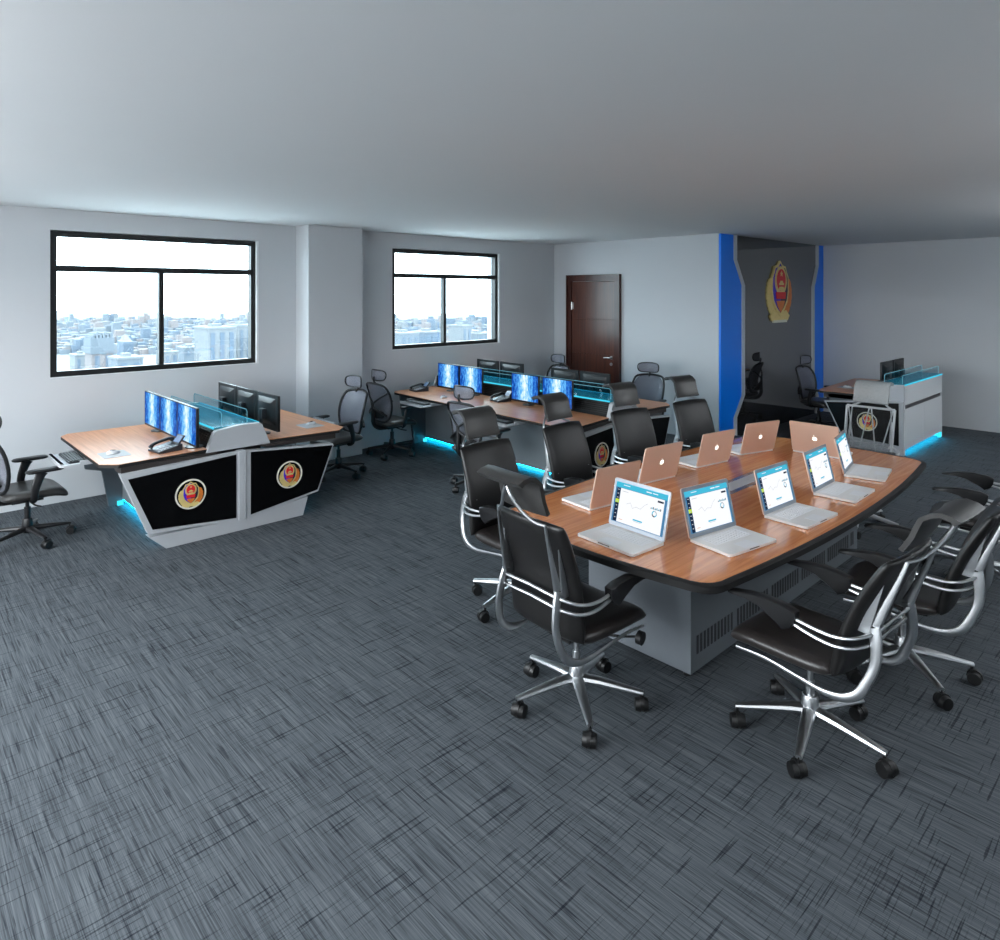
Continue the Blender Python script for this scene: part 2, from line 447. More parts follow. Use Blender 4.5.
# door
dy0, dy1, dz = 6.42, 7.53, 2.40
b = MB(); f = .105
b.box(XD - .05, XD - .001, dy0, dy0 + f, 0, dz); b.box(XD - .05, XD - .001, dy1 - f, dy1, 0, dz); b.box(XD - .05, XD - .001, dy0 + f, dy1 - f, dz - f, dz)
b.box(XD - .062, XD - .05, dy0, dy0 + .03, 0, dz); b.box(XD - .062, XD - .05, dy1 - .03, dy1, 0, dz); b.box(XD - .062, XD - .05, dy0 + .03, dy1 - .03, dz - .03, dz)
door = struct(b.build('door_1', M['doorframe'], smooth=0))
b = MB(); zs = [0.01, 0.55, 1.10, 1.67, dz - f - .004]
for i in range(4): b.box(XD - .035, XD - .002, dy0 + f + .004, dy1 - f - .004, zs[i] + .006, zs[i + 1] - .006)
b.box(XD - .028, XD - .004, dy0 + f + .006, dy1 - f - .006, .01, dz - f - .006)
b.build('door_leaf', M['door'], door, smooth=0, bevel=.003)
b = MB()
b.cyl((XD - .036, dy0 + .17, 1.06), (XD - .044, dy0 + .17, 1.06), .028); b.cyl((XD - .04, dy0 + .17, 1.06), (XD - .09, dy0 + .17, 1.06), .01)
b.tube([(XD - .085, dy0 + .165, 1.06), (XD - .088, dy0 + .22, 1.062), (XD - .085, dy0 + .29, 1.058)], .011)
b.cyl((XD - .036, dy0 + .17, .96), (XD - .05, dy0 + .17, .96), .025)
b.build('door_handle', M['steel'], door)
b = MB(); b.cyl((XD - .046, dy1 - f - .01, 1.82), (XD - .046, dy1 - f - .01, 1.95), .012); b.box(XD - .04, XD - .034, dy1 - f - .05, dy1 - f, 1.83, 1.94)
b.build('hinge', M['steel'], door)

# ------------------------------------------------------------------ feature wall panel with emblem
def fp(pts, y0, y1, name, m, par):
    b = MB(); b.prism(pts, XZ, y0, y1); return b.build(name, m, par, smooth=0)
t = thing('feature_wall_panel', 'tall glossy black wall panel with silver stepped borders and blue sides', 'wall panel', (0, YN, 0))
XA, XB = XD + .005, XR - .005
zz = [(0.004, 0), (.30, 0), (.60, 1), (2.21, 1), (2.58, 0), (H - .004, 0)]
def edge_pts(xin, xout): return [(xin if k else xout, z) for z, k in zz]
L0, L1 = 9.10, 9.34; R0, R1 = 12.14, 11.96
tw = .085
lb = edge_pts(L1, L0); fp([(XA, H - .004), (XA, .004)] + lb, -.03, -.002, 'blue_side_board', M['blue'], t)
l2 = edge_pts(L1 + tw, L0 + tw); fp(l2[::-1] + lb, -.045, -.002, 'silver_border', M['silver'], t)
rb = edge_pts(R1, R0); fp([(XB, H - .004), (XB, .004)] + rb, -.03, -.002, 'blue_side_board', M['blue'], t)
r2 = edge_pts(R1 - tw, R0 - tw); fp(r2[::-1] + rb, -.045, -.002, 'silver_border', M['silver'], t)
fp(l2 + r2[::-1], -.02, -.002, 'black_glass_board', M['blackgloss'], t)

def ellipse(cx, cz, rx, rz, n=28, a0=0, a1=360):
    full = (a1 - a0) >= 360
    m_ = n if full else n + 1
    return [(cx + rx * math.cos(D(a0 + (a1 - a0) * k / n)), cz + rz * math.sin(D(a0 + (a1 - a0) * k / n))) for k in range(m_)]
EM = None
def emblem_mesh(b, cx, cz, s, fn, d0, dd, leaf_only=False):
    """enamel badge: gold leaves wrapping a shield with a red disc; s = half height. materials 0 pale gold,1 orange gold,2 red,3 blue,4 navy,5 white"""
    F = lambda a, c, d: fn(cx + a * s * 1.14, cz + c * s, d)
    # leaves from the base upward; metallic reflection painted as pale left, orange right
    for sd, mi in ((-1, 0), (1, 1)):
        for k in range(7):
            a = D(252 - k * 17) if sd < 0 else D(-72 + k * 17)
            rx, rz = 0.60, 0.66
            px, pz = rx * math.cos(a), rz * math.sin(a) - .10
            ta = a + (-PI / 2 - .35 if sd < 0 else PI / 2 + .35)
            lx, lz = math.cos(ta), math.sin(ta); nx, nz = -lz, lx
            pts = []
            for q, w in ((-.24, 0.03), (-.14, .15), (0, .20), (.16, .15), (.30, 0.02)): pts.append((px + lx * q + nx * w, pz + lz * q + nz * w))
            for q, w in ((.30, -.02), (.16, -.15), (0, -.20), (-.14, -.15), (-.24, -.03)): pts.append((px + lx * q + nx * w, pz + lz * q + nz * w))
            b.prism([(p[0], p[1]) for p in pts], F, d0, d0 + dd * (0.8 + .07 * k), mi)
    b.prism([(-.62, -.78), (-.5, -.93), (-.2, -.97), (0, -.9), (.2, -.97), (.5, -.93), (.62, -.78), (.4, -.6), (0, -.72), (-.4, -.6)], F, d0, d0 + dd * 1.5, 0)
    # shield: gold rim, blue and navy field
    sh = [(0, .98), (.14, .84), (.34, .80), (.42, .62), (.52, .46), (.54, 0.0), (.46, -.34), (.24, -.62), (0, -.80), (-.24, -.62), (-.46, -.34), (-.54, 0), (-.52, .46), (-.42, .62), (-.34, .80), (-.14, .84)]
    b.prism(sh, F, d0, d0 + dd * 1.9, 0)
    b.prism([(x * .86, z * .88 + .03) for x, z in sh if x <= 0.01], F, d0, d0 + dd * 2.15, 3)
    b.prism([(x * .86, z * .88 + .03) for x, z in sh if x >= -0.01], F, d0, d0 + dd * 2.14, 4)
    # lower gold wedge and red ribbon
    b.prism([(-.26, -.30), (.26, -.30), (.20, -.46), (0, -.68), (-.20, -.46)], F, d0, d0 + dd * 2.5, 1)
    b.prism([(-.30, -.02), (.30, -.02), (.27, -.24), (-.27, -.24)], F, d0, d0 + dd * 2.9, 2)
    # gold ring, red disc, star and gate
    b.prism(ellipse(0, .34, .37, .46), F, d0, d0 + dd * 2.7, 0)
    b.prism(ellipse(0, .36, .27, .35), F, d0, d0 + dd * 3.1, 2)
    star = []
    for k in range(10):
        r = .10 if k % 2 == 0 else .04; a = D(90 + 36 * k); star.append((r * math.cos(a), .56 + r * math.sin(a)))
    b.prism(star, F, d0, d0 + dd * 3.4, 0)
    b.prism([(-.15, .20), (-.15, .27), (-.10, .27), (-.07, .34), (.07, .34), (.10, .27), (.15, .27), (.15, .20)], F, d0, d0 + dd * 3.4, 0)
    b.prism([(-.18, .06), (-.13, .15), (.13, .15), (.18, .06), (0, .01)], F, d0, d0 + dd * 3.3, 0)
EMATS = [M['goldp'], M['goldo'], M['red'], M['violet'], M['navy'], M['white']]
b = MB(); emblem_mesh(b, 10.60, 2.125, .50, lambda a, c, d: (a, -d, c), 0.021, .014)
b.box(10.36, 10.84, -.05, -.022, 1.63, 1.67, 5)
e = b.build('wall_emblem', EMATS, None, (0, YN, 0), smooth=0)
tag(e, 'gold, red and blue shield badge mounted high on the black wall panel', 'emblem')

# ------------------------------------------------------------------ office furniture: consoles
def badge(parent, fn, cx, cz, r):
    b = MB()
    n = 36
    ring = [[fn(cx + q * math.cos(2 * PI * k / n), cz + q * math.sin(2 * PI * k / n), d) for k in range(n)] for q, d in ((r * .9, .001), (r * .9, .006), (r, .006), (r, .001))]
    b.loft(ring, cap=False, closed=True, mi=5)
    b.prism(ellipse(cx, cz, r * .91, r * .91, n), fn, .0005, .002, 6)
    emblem_mesh(b, cx, cz - .003, r * .89, lambda a, c, d: fn(a * 1.0, c, d), .0021, .0012)
    return b.build('emblem', EMATS + [M['inset']], parent, smooth=0)

def double_console(name, label, O, UX, UY, W, Ln, ntray, sa=.45, bs=0.0):
    """two rows of desk back to back. O near left corner, UX across, UY away from the viewer; baked affine"""
    T = Matrix(((UX[0], UY[0], 0, 0), (UX[1], UY[1], 0, 0), (0, 0, 1, 0), (0, 0, 0, 1)))
    def mb(): q = MB(); q.T = T; return q
    t = thing(name, label, 'desk', (O[0], O[1], 0))
    c = W / 2; ch = .10
    zt = .75
    def desktop(s):
        # s=-1 left, +1 right; outline in (u,v)
        o = [(-c, .06), (-c + .11, -.09 + .04), (-.27, .01), (-.27, Ln), (-c + ch * .7, Ln), (-c, Ln - ch)]
        o = [(c + s * -x, y) for x, y in o] if s > 0 else [(c + x, y) for x, y in o]
        q = mb(); q.prism(o, XY, zt - .004, zt, 0)
        d = q.build('desktop', M['desktop'], t, smooth=0)
        ins = [(x, y) for x, y in o]
        q = mb(); q.prism(ins, XY, zt - .030, zt - .0042)
        # raised black lip running round the outer rim
        q.build('edge_band', M['edge'], d, smooth=0)
        # sloping dark apron under the near edge
        q = mb()
        xs = (-c + .13, -.20) if s < 0 else (.20, c - .13)
        zo, zi = (.665, .70)
        A = (c + xs[0]); B = (c + xs[1])
        za, zb = (zo, zi) if s < 0 else (zi, zo)
        q.add([(A, -.045, zt - .03), (B, -.012, zt - .03), (B, -.012, zb), (A, -.045, za), (A, .3, zt - .03), (B, .3, zt - .03), (B, .12, zb), (A, .12, za)],
              [(0, 1, 2, 3), (4, 7, 6, 5), (0, 4, 5, 1), (3, 2, 6, 7), (0, 3, 7, 4), (1, 5, 6, 2)])
        q.build('apron', M['apron'], t, smooth=0)
    desktop(-1); desktop(1)
    # centre spine
    q = mb(); q.box(c - .26, c + .26, .04, Ln - .02, 0.05, .60); q.build('spine', M['greypaint'], t, smooth=0)
    q = mb()
    q.box(c - .222, c + .222, .05, Ln - .03, .60, .90)
    for k in range(6):
        z = .77 + k * .022
        q.box(c - .233, c + .233, .06, Ln - .04, z, z + .010)
    q.build('equipment_bay', M['blackmatte'], t, smooth=0)
    q = mb(); q.box(c - .20, c + .20, .05, Ln - .03, .905, .917); sh = q.build('glass_shelf', M['cyanglass'], t, smooth=0)
    q = mb(); q.box(c - .206, c - .2, .05, Ln - .03, .903, .919); q.box(c + .2, c + .206, .05, Ln - .03, .903, .919); q.build('lit_edge', M['cyansoft'], sh, smooth=0)
    # two low glass screens along the shelf
    for sx in (-.115, .115):
        o = rrect(.10, Ln - .12, .918, 1.035, .02, 3)
        q = mb(); q.prism(o, YZ, c + sx - .004, c + sx + .004); g = q.build('glass_screen', M['clearglass'], t, smooth=0)
        q = mb(); q.tube([(c + sx, y, z) for y, z in [(.10, .92), (.10, 1.015), (.12, 1.035), (Ln - .14, 1.035), (Ln - .12, 1.015), (Ln - .12, .92)]], .004, 6, smooth=False)
        q.build('glass_rim', M['glassedge'], g)
    # end hood
    hp = [(-.285, .72), (-.222, .885), (-.20, .90), (0, .922), (.19, .918), (.21, .90), (.285, .72)]
    for v0, v1 in ((-.012, .045), (Ln - .04, Ln)):
        q = mb(); q.prism([(c + a, z) for a, z in hp], XZ, v0, v1); q.build('end_hood', M['greypaint'], t, smooth=0)
    # end panels with badge
    fn = lambda a, z, d: (a, -.0 - d, z)
    for s in (-1, 1):
        po = [(-.035, .70), (-.97, .672), (-.955, .63), (-.765, .155), (-.035, .105)] if s < 0 else [(.035, .70), (.89, .635), (.90, .615), (.735, .20), (.035, .105)]
        q = mb(); q.prism([(c + a, z) for a, z in po], XZ, -.075, -.013); p = q.build('end_panel', M['greypaint'], t, smooth=0, bevel=.004)
        pi = [(-.055, .682), (-.915, .625), (-.735, .185), (-.055, .125)] if s < 0 else [(.075, .682), (.885, .617), (.725, .218), (.075, .125)]
        q = mb(); q.prism([(c + a, z) for a, z in pi], XZ, -.079, -.0755); q.build('black_inset', M['inset'], p, smooth=0)
        q = MB()
        bd = ((-.44 if s < 0 else .44) + bs, .415)
        be = badge(p, (lambda a, z, d: tuple(T @ Vector((a, -.079 - d, z)))), c + bd[0], bd[1], .125)
    # seam post
    q = mb(); q.box(c - .035, c + .035, -.085, -.0, .10, .705); q.build('seam_post', M['greypaint'], t, smooth=0, bevel=.006)
    q = mb(); q.prism([(c - .76, .125), (c - .63, 0.004), (c + .58, 0.004), (c + .63, .17), (c, .11)], XZ, -.07, .03); q.build('plinth', M['greypaint'], t, smooth=0)
    # kneehole side panels, far legs and led strips
    for s in (-1, 1):
        X = lambda a: c + s * a
        def bx(q, a0, a1, *r):
            x0, x1 = sorted((X(a0), X(a1))); q.box(x0, x1, *r)
        q = mb(); bx(q, sa - .03, sa, .03, Ln - .04, .05, zt - .032); q.build('modesty_panel', M['midgrey'], t, smooth=0)
        q = mb(); bx(q, sa - .045, sa - .005, .03, Ln - .04, .042, .0495); q.build('led_strip', M['cyan'], t, smooth=0)
        q = mb(); bx(q, sa - .15, sa - .05, .03, Ln - .05, .0, .05); q.build('toe_kick', M['midgrey'], t, smooth=0)
        q = mb(); q.prism([(X(a), z) for a, z in ((sa - .03, .715), (.93, .715), (.88, .40), (.74, .36), (.68, .0), (sa - .03, .0))], XZ, Ln - .09, Ln - .05); q.build('support_leg', M['darkgrey'], t, smooth=0)
        q = mb(); bx(q, sa, sa + .05, Ln - .13, Ln - .095, .0, .04); q.build('corner_led', M['cyanspot'], t, smooth=0)
    for (s, v) in ntray:
        q = mb(); X = lambda a: c + s * a
        x0, x1 = sorted((X(.78), X(c + .19)))
        q.prism(rrect(x0, x1, v - .26, v + .26, .05), XY, .675, .69)
        x2, x3 = sorted((X(c + .155), X(c + .19)))
        q.prism(rrect(x2, x3, v - .25, v + .25, .03), XY, .69, .705)
        for k in (-.27, .255): q.box(*sorted((X(.6), X(c + .05))), v + k, v + k + .015, .69, .715)
        q.build('keyboard_tray', M['silver'], t, smooth=30)
    return t, T

D1 = (1.345, 5.955)
double_console('double_console_desk', 'short double console desk under the left window with three lit monitors in a row', D1, (1, 0), (0, 1), 2.17, 1.58, [(-1, .72), (1, .75)], .56)
D2 = (5.09, 4.42); U2 = (1, .055); V2 = (.045, 1)
double_console('double_console_desk', 'long double console desk under the right window with two pairs of lit monitors', D2, U2, V2, 2.08, 3.30, [(-1, 2.55), (-1, .98), (1, 2.5), (1, .9)], .48, -.09)
def on2(u, v): return (D2[0] + U2[0] * u + V2[0] * v, D2[1] + U2[1] * u + V2[1] * v)

# ------------------------------------------------------------------ single console by the feature wall
t = thing('reception_console', 'white console with cupboards and cyan light strip beside the grey right wall', 'desk', (9.72, 2.70, 0))
LX = 1.76
b = MB(); b.box(.03, LX - .03, .02, .36, .07, .90); b.build('cabinet_body', M['greypaint'], t, smooth=0)
wb = mat('white_gloss_board', (222, 225, 228), .25, noise=.01)
for a0, a1 in ((0, .03), (LX - .035, LX)):
    b = MB(); b.box(a0, a1, 0, .36, .0, .905); b.build('side_board', wb, t, smooth=0)
wm = mat('white_gloss', (224, 227, 230), .15, noise=.01)
for k in range(2):
    w = (LX - .065) / 2
    b = MB(); b.box(.032 + k * w, .028 + (k + 1) * w, .0, .02, .08, .60); b.build('cupboard_door', wm, t, smooth=0)
b = MB(); b.box(.06, LX - .10, -.003, .02, .605, .648); b.build('dark_groove', mat('dark_bronze', (48, 44, 48), .35, noise=.05), t, smooth=0)
b = MB(); b.box(.032, LX - .037, 0, .02, .652, .895); b.build('upper_front', wm, t, smooth=0)
b = MB(); b.box(.0, LX, 0.0, .30, .905, .917); sh = b.build('glass_top', M['cyanglass'], t, smooth=0)
b = MB(); b.box(.0, LX, -.006, 0.0, .903, .919); b.build('lit_edge', M['cyansoft'], sh, smooth=0)
for yy in (.03, .24):
    b = MB(); b.prism(rrect(.03, LX - .06, .918, 1.03, .02, 3), XZ, yy, yy + .007); g = b.build('glass_screen', M['clearglass'], t, smooth=0)
    b = MB(); b.tube([(x, yy + .003, z) for x, z in [(.03, .92), (.03, 1.01), (.05, 1.03), (LX - .08, 1.03), (LX - .06, 1.01), (LX - .06, .92)]], .004, 6, smooth=False); b.build('glass_rim', M['glassedge'], g)
b = MB(); b.box(.05, LX - .05, .03, .07, .060, .069); b.build('led_strip', M['cyan'], t, smooth=0)
b = MB(); b.box(.03, LX - .03, .10, .34, .0, .07); b.build('toe_kick', M['midgrey'], t, smooth=0)
o = [(-.05, .40), (LX, .40), (LX, 1.05), (LX - .1, 1.17), (.05, 1.08), (-.10, 1.02)]
b = MB(); b.prism(o, XY, .746, .75); d = b.build('desktop', M['desktop'], t, smooth=0)
b = MB(); b.prism(o, XY, .72, .7458); b.build('edge_band', M['edge'], d, smooth=0)
b = MB(); b.box(.0, .9, .42, 1.0, .655, .72); b.build('apron', M['apron'], t, smooth=0)
b = MB(); b.box(.02, LX - .02, .36, .42, .60, .90); b.build('equipment_bay', M['blackmatte'], t, smooth=0)
b = MB(); b.prism([(.0, .70), (.32, .70), (.27, .90), (.0, .915)], YZ, -.02, .02); b.build('end_hood', M['greypaint'], t, smooth=0)
b = MB(); b.prism([(.0, .12), (.0, .705), (.965, .615), (.75, .17)], YZ, -.075, -.02); p = b.build('end_panel', M['greypaint'], t, smooth=0, bevel=.004)
b = MB(); b.prism([(.045, .135), (.045, .682), (.94, .60), (.735, .185)], YZ, -.079, -.0755); b.build('black_inset', M['inset'], p, smooth=0)
badge(p, lambda a, z, dd: (-.079 - dd, .82 - a, z), .40, .40, .125)
b = MB(); b.prism([(.0, 0.004), (.0, .12), (.74, .17), (.60, .004)], YZ, -.05, .0); b.build('plinth', M['greypaint'], t, smooth=0)
b = MB(); b.box(.2, LX - .2, .52, .55, .06, .72); b.build('modesty_panel', M['midgrey'], t, smooth=0)
b = MB(); b.prism([(.42, .715), (1.0, .715), (.9, .42), (.75, .38), (.66, .0), (.42, .0)], YZ, LX - .06, LX - .02); b.build('support_leg', M['darkgrey'], t, smooth=0)
b = MB(); b.prism([(.42, .715), (.95, .715), (.85, .42), (.72, .38), (.60, .0), (.42, .0)], YZ, .0, .04); b.build('support_leg', M['darkgrey'], t, smooth=0)
b = MB(); b.box(LX - .12, LX - .04, -.002, .03, .0, .07); b.build('corner_led', M['cyanspot'], t, smooth=0)

# ------------------------------------------------------------------ monitors (screen faces +x)
def make_monitor(w, label):
    t = thing('computer_monitor', label, 'monitor')
    b = MB(); h = .335; z0 = .04
    b.prism(rrect(-w / 2, w / 2, z0, z0 + h, .006, 2), YZ, -.018, .006)
    # stepped hump at the back
    b.loft([[(-.018, y, z) for y, z in rrect(-w * .40, w * .40, z0 + .05, z0 + h - .03, .01, 2)], [(-.045, y, z) for y, z in rrect(-w * .28, w * .28, z0 + .09, z0 + h - .07, .01, 2)]])
    b.build('casing', M['black'], t, smooth=25)
    b = MB(); b.add([(.0068, -w / 2 + .009, z0 + .018), (.0068, w / 2 - .009, z0 + .018), (.0068, w / 2 - .009, z0 + h - .009), (.0068, -w / 2 + .009, z0 + h - .009)], [(0, 1, 2, 3)])
    s = b.build('screen', M['screen'], t, smooth=0)
    b = MB(); b.box(-.085, -.045, -.045, .045, z0 + .11, z0 + .20); b.cyl((-.075, 0, .01), (-.075, 0, z0 + .19), .018)
    b.lathe([(.0, 0), (.075, 0), (.075, .008), (.03, .014), (0, .014)], 20, (-.06, 0, 0))
    b.build('stand', M['phone'], t)
    return t
m0 = make_monitor(.475, 'lit monitor at the wall end of the left row of three')
m0.location = (D1[0] + .70, D1[1] + 1.13, .75); m0.rotation_euler[2] = PI
G1 = 'lit monitors on the short console'
m0['group'] = G1
dup(m0, (D1[0] + .70, D1[1] + .65, .75), PI, 'lit monitor in the middle of the left row of three')
dup(m0, (D1[0] + .70, D1[1] + .17, .75), PI, 'lit monitor at the near end of the left row of three, beside the desk phone')
G2 = 'monitors seen from behind on the short console'
for k, (v, l) in enumerate(((1.34, 'black monitor seen from behind, nearest the left window'), (.85, 'black monitor seen from behind, middle of three on the short console'), (.36, 'black monitor seen from behind, nearest end of the three on the short console'))):
    dup(m0, (D1[0] + 1.50, D1[1] + v - .05, .75), 0, l, G2)
G3 = 'lit monitors on the long console'; G4 = 'monitors seen from behind on the long console'
lit = [(2.74, 'lit monitor closest to the right window wall on the long console'), (2.24, 'lit monitor second from the window wall on the long console'), (1.20, 'lit monitor left one of the near pair on the long console'), (.66, 'lit monitor nearest the conference table, right one of the near pair')]
rot2 = math.atan2(-V2[0], 1)
for v, l in lit:
    x, y = on2(.62, v); dup(m0, (x, y, .75), PI + rot2, l, G3)
bk = [(2.74, 'rear of black monitor farthest along the long console'), (2.22, 'rear of black monitor beside the farthest one on the long console'), (1.20, 'rear of black monitor in front of the door, left one of the pair'), (.69, 'rear of black monitor in front of the door, right one of the pair')]
for v, l in bk:
    x, y = on2(1.40, v); dup(m0, (x, y, .75), rot2, l, G4)
x0 = 9.72
dup(m0, (10.60, 3.18, .75), PI / 2, 'black monitor seen from behind, left one on the white console', 'monitors on the white console')
dup(m0, (11.11, 3.18, .75), PI / 2, 'black monitor seen from behind, right one on the white console', 'monitors on the white console')

# ------------------------------------------------------------------ desk accessories
def make_phone(label):
    t = thing('desk_phone', label, 'telephone')
    b = MB(); b.prism([(-.10, 0), (.10, 0), (.10, .055), (-.10, .018)], XZ, -.095, .095); b.build('body', M['phone'], t, smooth=0, bevel=.004)
    b = MB(); T_ = Matrix.Rotation(D(-11), 4, 'Y'); b.T = Matrix.Translation((0, .062, .052)) @ T_
    b.tube([(-.10, 0, .0), (-.06, 0, .022), (.06, 0, .022), (.10, 0, .0)], [.024, .016, .016, .024], 10, flat=.8); b.build('handset', M['black'], t)
    b = MB(); b.T = Matrix.Translation((.075, -.03, .05)) @ Matrix.Rotation(D(-50), 4, 'Y'); b.box(-.01, .085, -.062, .05, 0, .012)
    p = b.build('display_housing', M['phone'], t, smooth=0, bevel=.003)
    b = MB(); b.T = Matrix.Translation((.075, -.03, .05)) @ Matrix.Rotation(D(-50), 4, 'Y'); b.box(.01, .075, -.05, .04, .0121, .0135); b.build('display', M['phonescr'], p, smooth=0)
    b = MB()
    for i in range(4):
        for j in range(3):
            x = -.065 + i * .026; y = -.065 + j * .03
            z = .018 + (x + .10) / .2 * .037
            b.box(x - .008, x + .008, y - .01, y + .01, z - .002, z + .005)
    b.build('keypad', M['silver'], t, smooth=0)
    return t
ph = make_phone('dark desk phone in front of the near lit monitor on the short console')
ph.location = (1.875, 6.15, .7502); ph.rotation_euler[2] = D(10)
ph['group'] = 'desk phones'
x, y = on2(.72, 3.16); dup(ph, (5.56, 7.50, .7502), D(-10), 'dark desk phone by the window wall on the long console')
dup(ph, (5.78, 6.10, .7502), D(-10), 'dark desk phone between the two pairs of lit monitors')

def make_mouse(label, top):
    t = thing('computer_mouse', label, 'mouse')
    b = MB(); b.pillow(.11, .065, .05, lambda a, c_, d: (a, c_, max(.0, d + .004) * (1 - .25 * (a / .055))), 10, 10, p=2.5, k=.5, e=.6); b.build('shell', top, t)
    b = MB(); b.pillow(.085, .05, .055, lambda a, c_, d: (a, c_, max(.0, d + .004) * (1 - .25 * (a / .055))), 10, 10, p=2.5, k=.5, e=.6); b.build('dark_saddle', M['blackmatte'], t)
    return t
def pad(x, y, r, l):
    b = MB(); b.prism(rrect(-.10, .10, -.12, .12, .01, 3), XY, 0, .003)
    return tag(b.build('mouse_mat', M['padm'], None, (x, y, .75), rotz=r), l, 'mouse mat', 'mouse mats')
pad(1.52, 6.30, 0, 'grey mouse mat on the left top of the short console, nearest the desk phone')
pad(3.30, 6.30, 0, 'grey mouse mat on the right top of the short console')
mo = make_mouse('two-tone mouse on the mat at the left of the short console', M['mousew']); mo.location = (1.52, 6.33, .7532); mo['group'] = 'computer mice'; mo.rotation_euler[2] = D(15)
dup(mo, (3.33, 6.34, .7532), D(190), 'two-tone mouse on the mat at the right of the short console')
dup(mo, (5.42, 6.78, .752), D(10), 'two-tone mouse on the wood before the far pair of lit monitors')
dup(mo, (7.0, 5.02, .752), D(200), 'two-tone mouse on the long console, in front of the chair by the door')
pad(10.20, 3.55, 0, 'grey mouse mat on the white console')
dup(mo, (10.20, 3.56, .7532), D(-80), 'two-tone mouse on the white console')

def make_keyboard(label):
    t = thing('keyboard', label, 'keyboard')
    b = MB(); b.prism(rrect(-.06, .06, -.21, .21, .012, 3), XY, 0, .014); b.build('case', M['phone'], t, smooth=30)
    b = MB()
    for i in range(5):
        for j in range(15):
            b.box(-.052 + i * .0215, -.035 + i * .0215, -.198 + j * .0265, -.176 + j * .0265, .0142, .021)
    b.build('keys', M['darkkeys'], t, smooth=0)
    return t
kb = make_keyboard('black keyboard on the tray at the left end of the short console'); kb['group'] = 'keyboards on pull-out trays'
kb.location = (1.288, 6.675, .6902)
def kdup(x, y, l): dup(kb, (x, y, .6902), 0, l)
kdup(3.572, 6.705, 'black keyboard on the tray at the right side of the short console')
x, y = on2(-.055, 2.55); kdup(x, y, 'black keyboard on the tray of the long console nearest the window wall')
x, y = on2(-.055, .98); kdup(x, y, 'black keyboard on the tray of the long console nearest the conference table')

# ------------------------------------------------------------------ conference table
t = thing('conference_table', 'large boat-shaped wooden conference table with black rim and grey base', 'table', (4.47, 2.27, 0))
def bez(p0, p1, p2, n):
    return [((1 - k / n) ** 2 * p0[0] + 2 * (1 - k / n) * k / n * p1[0] + (k / n) ** 2 * p2[0], (1 - k / n) ** 2 * p0[1] + 2 * (1 - k / n) * k / n * p1[1] + (k / n) ** 2 * p2[1]) for k in range(n)]
def table_outline(e=0.0):
    hl, hw, he = 1.71 + e, .835 + e, .74 + e; r = .15
    q = []
    # right side (-y) from near to far bowing out, corner, far end, ...
    def side(sy):
        pts = []
        for k in range(21):
            x = -hl + r + (2 * hl - 2 * r) * k / 20; s_ = x / (hl - r)
            pts.append((x, sy * (he + (hw - he) * (1 - s_ * s_))))
        return pts
    def end(sx):
        pts = []
        for k in range(1, 10):
            y = -(he - r) + 2 * (he - r) * k / 10; s_ = y / (he - r)
            pts.append((sx * (hl + .05 * (1 - s_ * s_)), y))
        return pts
    a = side(-1); q += a
    q += bez(a[-1], (hl - .005, -he), (hl, -(he - r)), 6)[1:] + [(hl, -(he - r))]
    q += end(1)
    q += [(hl, he - r)]; c_ = side(1)[::-1]
    q += bez((hl, he - r), (hl - .005, he), c_[0], 6)[1:] + c_
    q += bez(c_[-1], (-hl + .005, he), (-hl, he - r), 6)[1:] + [(-hl, he - r)]
    q += [(x, y) for x, y in end(-1)[::-1]]
    q += [(-hl, -(he - r))]
    q += bez((-hl, -(he - r)), (-hl + .005, -he), a[0], 6)[1:]
    return q
bmx = MB(); bmx.prism(table_outline(-.028), XY, .743, .7615); top = bmx.build('tabletop', M['tabletop'], t, smooth=0)
b = MB()
ri = [table_outline(-.028), table_outline(-.006), table_outline(0), table_outline(-.003), table_outline(-.03)]
zs_ = [.7620, .7618, .757, .724, .720]
b.loft([[(x, y, z) for x, y in r_] for r_, z in zip(ri, zs_)], cap=False)
b.loft([[(x, y, z) for x, y in table_outline(-.03)] for z in (.720, .742)], cap=True)
b.build('edge_band', M['edge'], t, smooth=50)
bx0, bx1, by = -1.24, 1.24, .35
b = MB(); b.box(bx0, bx1, -by, by, .045, .7195)
for s in (-1, 1):
    for k in range(62):
        x = bx0 + .06 + k * .038
        if k % 12 == 11: continue
        b.box(x, x + .019, s * by - .002, s * by + .001, .135, .235, 1)
base = b.build('pedestal', [M['basegrey'], M['vent']], t, smooth=0)
b = MB(); 
for sx in (-1, 1):
    for sy in (-1, 1): b.cyl((sx * 1.17, sy * .29, 0), (sx * 1.17, sy * .29, .045), .025)
b.build('levelling_feet', M['black'], t)
b = MB(); b.prism(rrect(-.28, .42, -.085, .085, .01, 2), XY, .7617, .7655); fl = b.build('cable_flap', mat('satin_steel', (160, 165, 175), .22, .8, noise=.03), t, smooth=0)
b = MB(); b.prism(rrect(-.22, .36, -.05, .05, .01, 2), XY, .7656, .7672); b.build('flap_lid', M['silver'], fl, smooth=0)

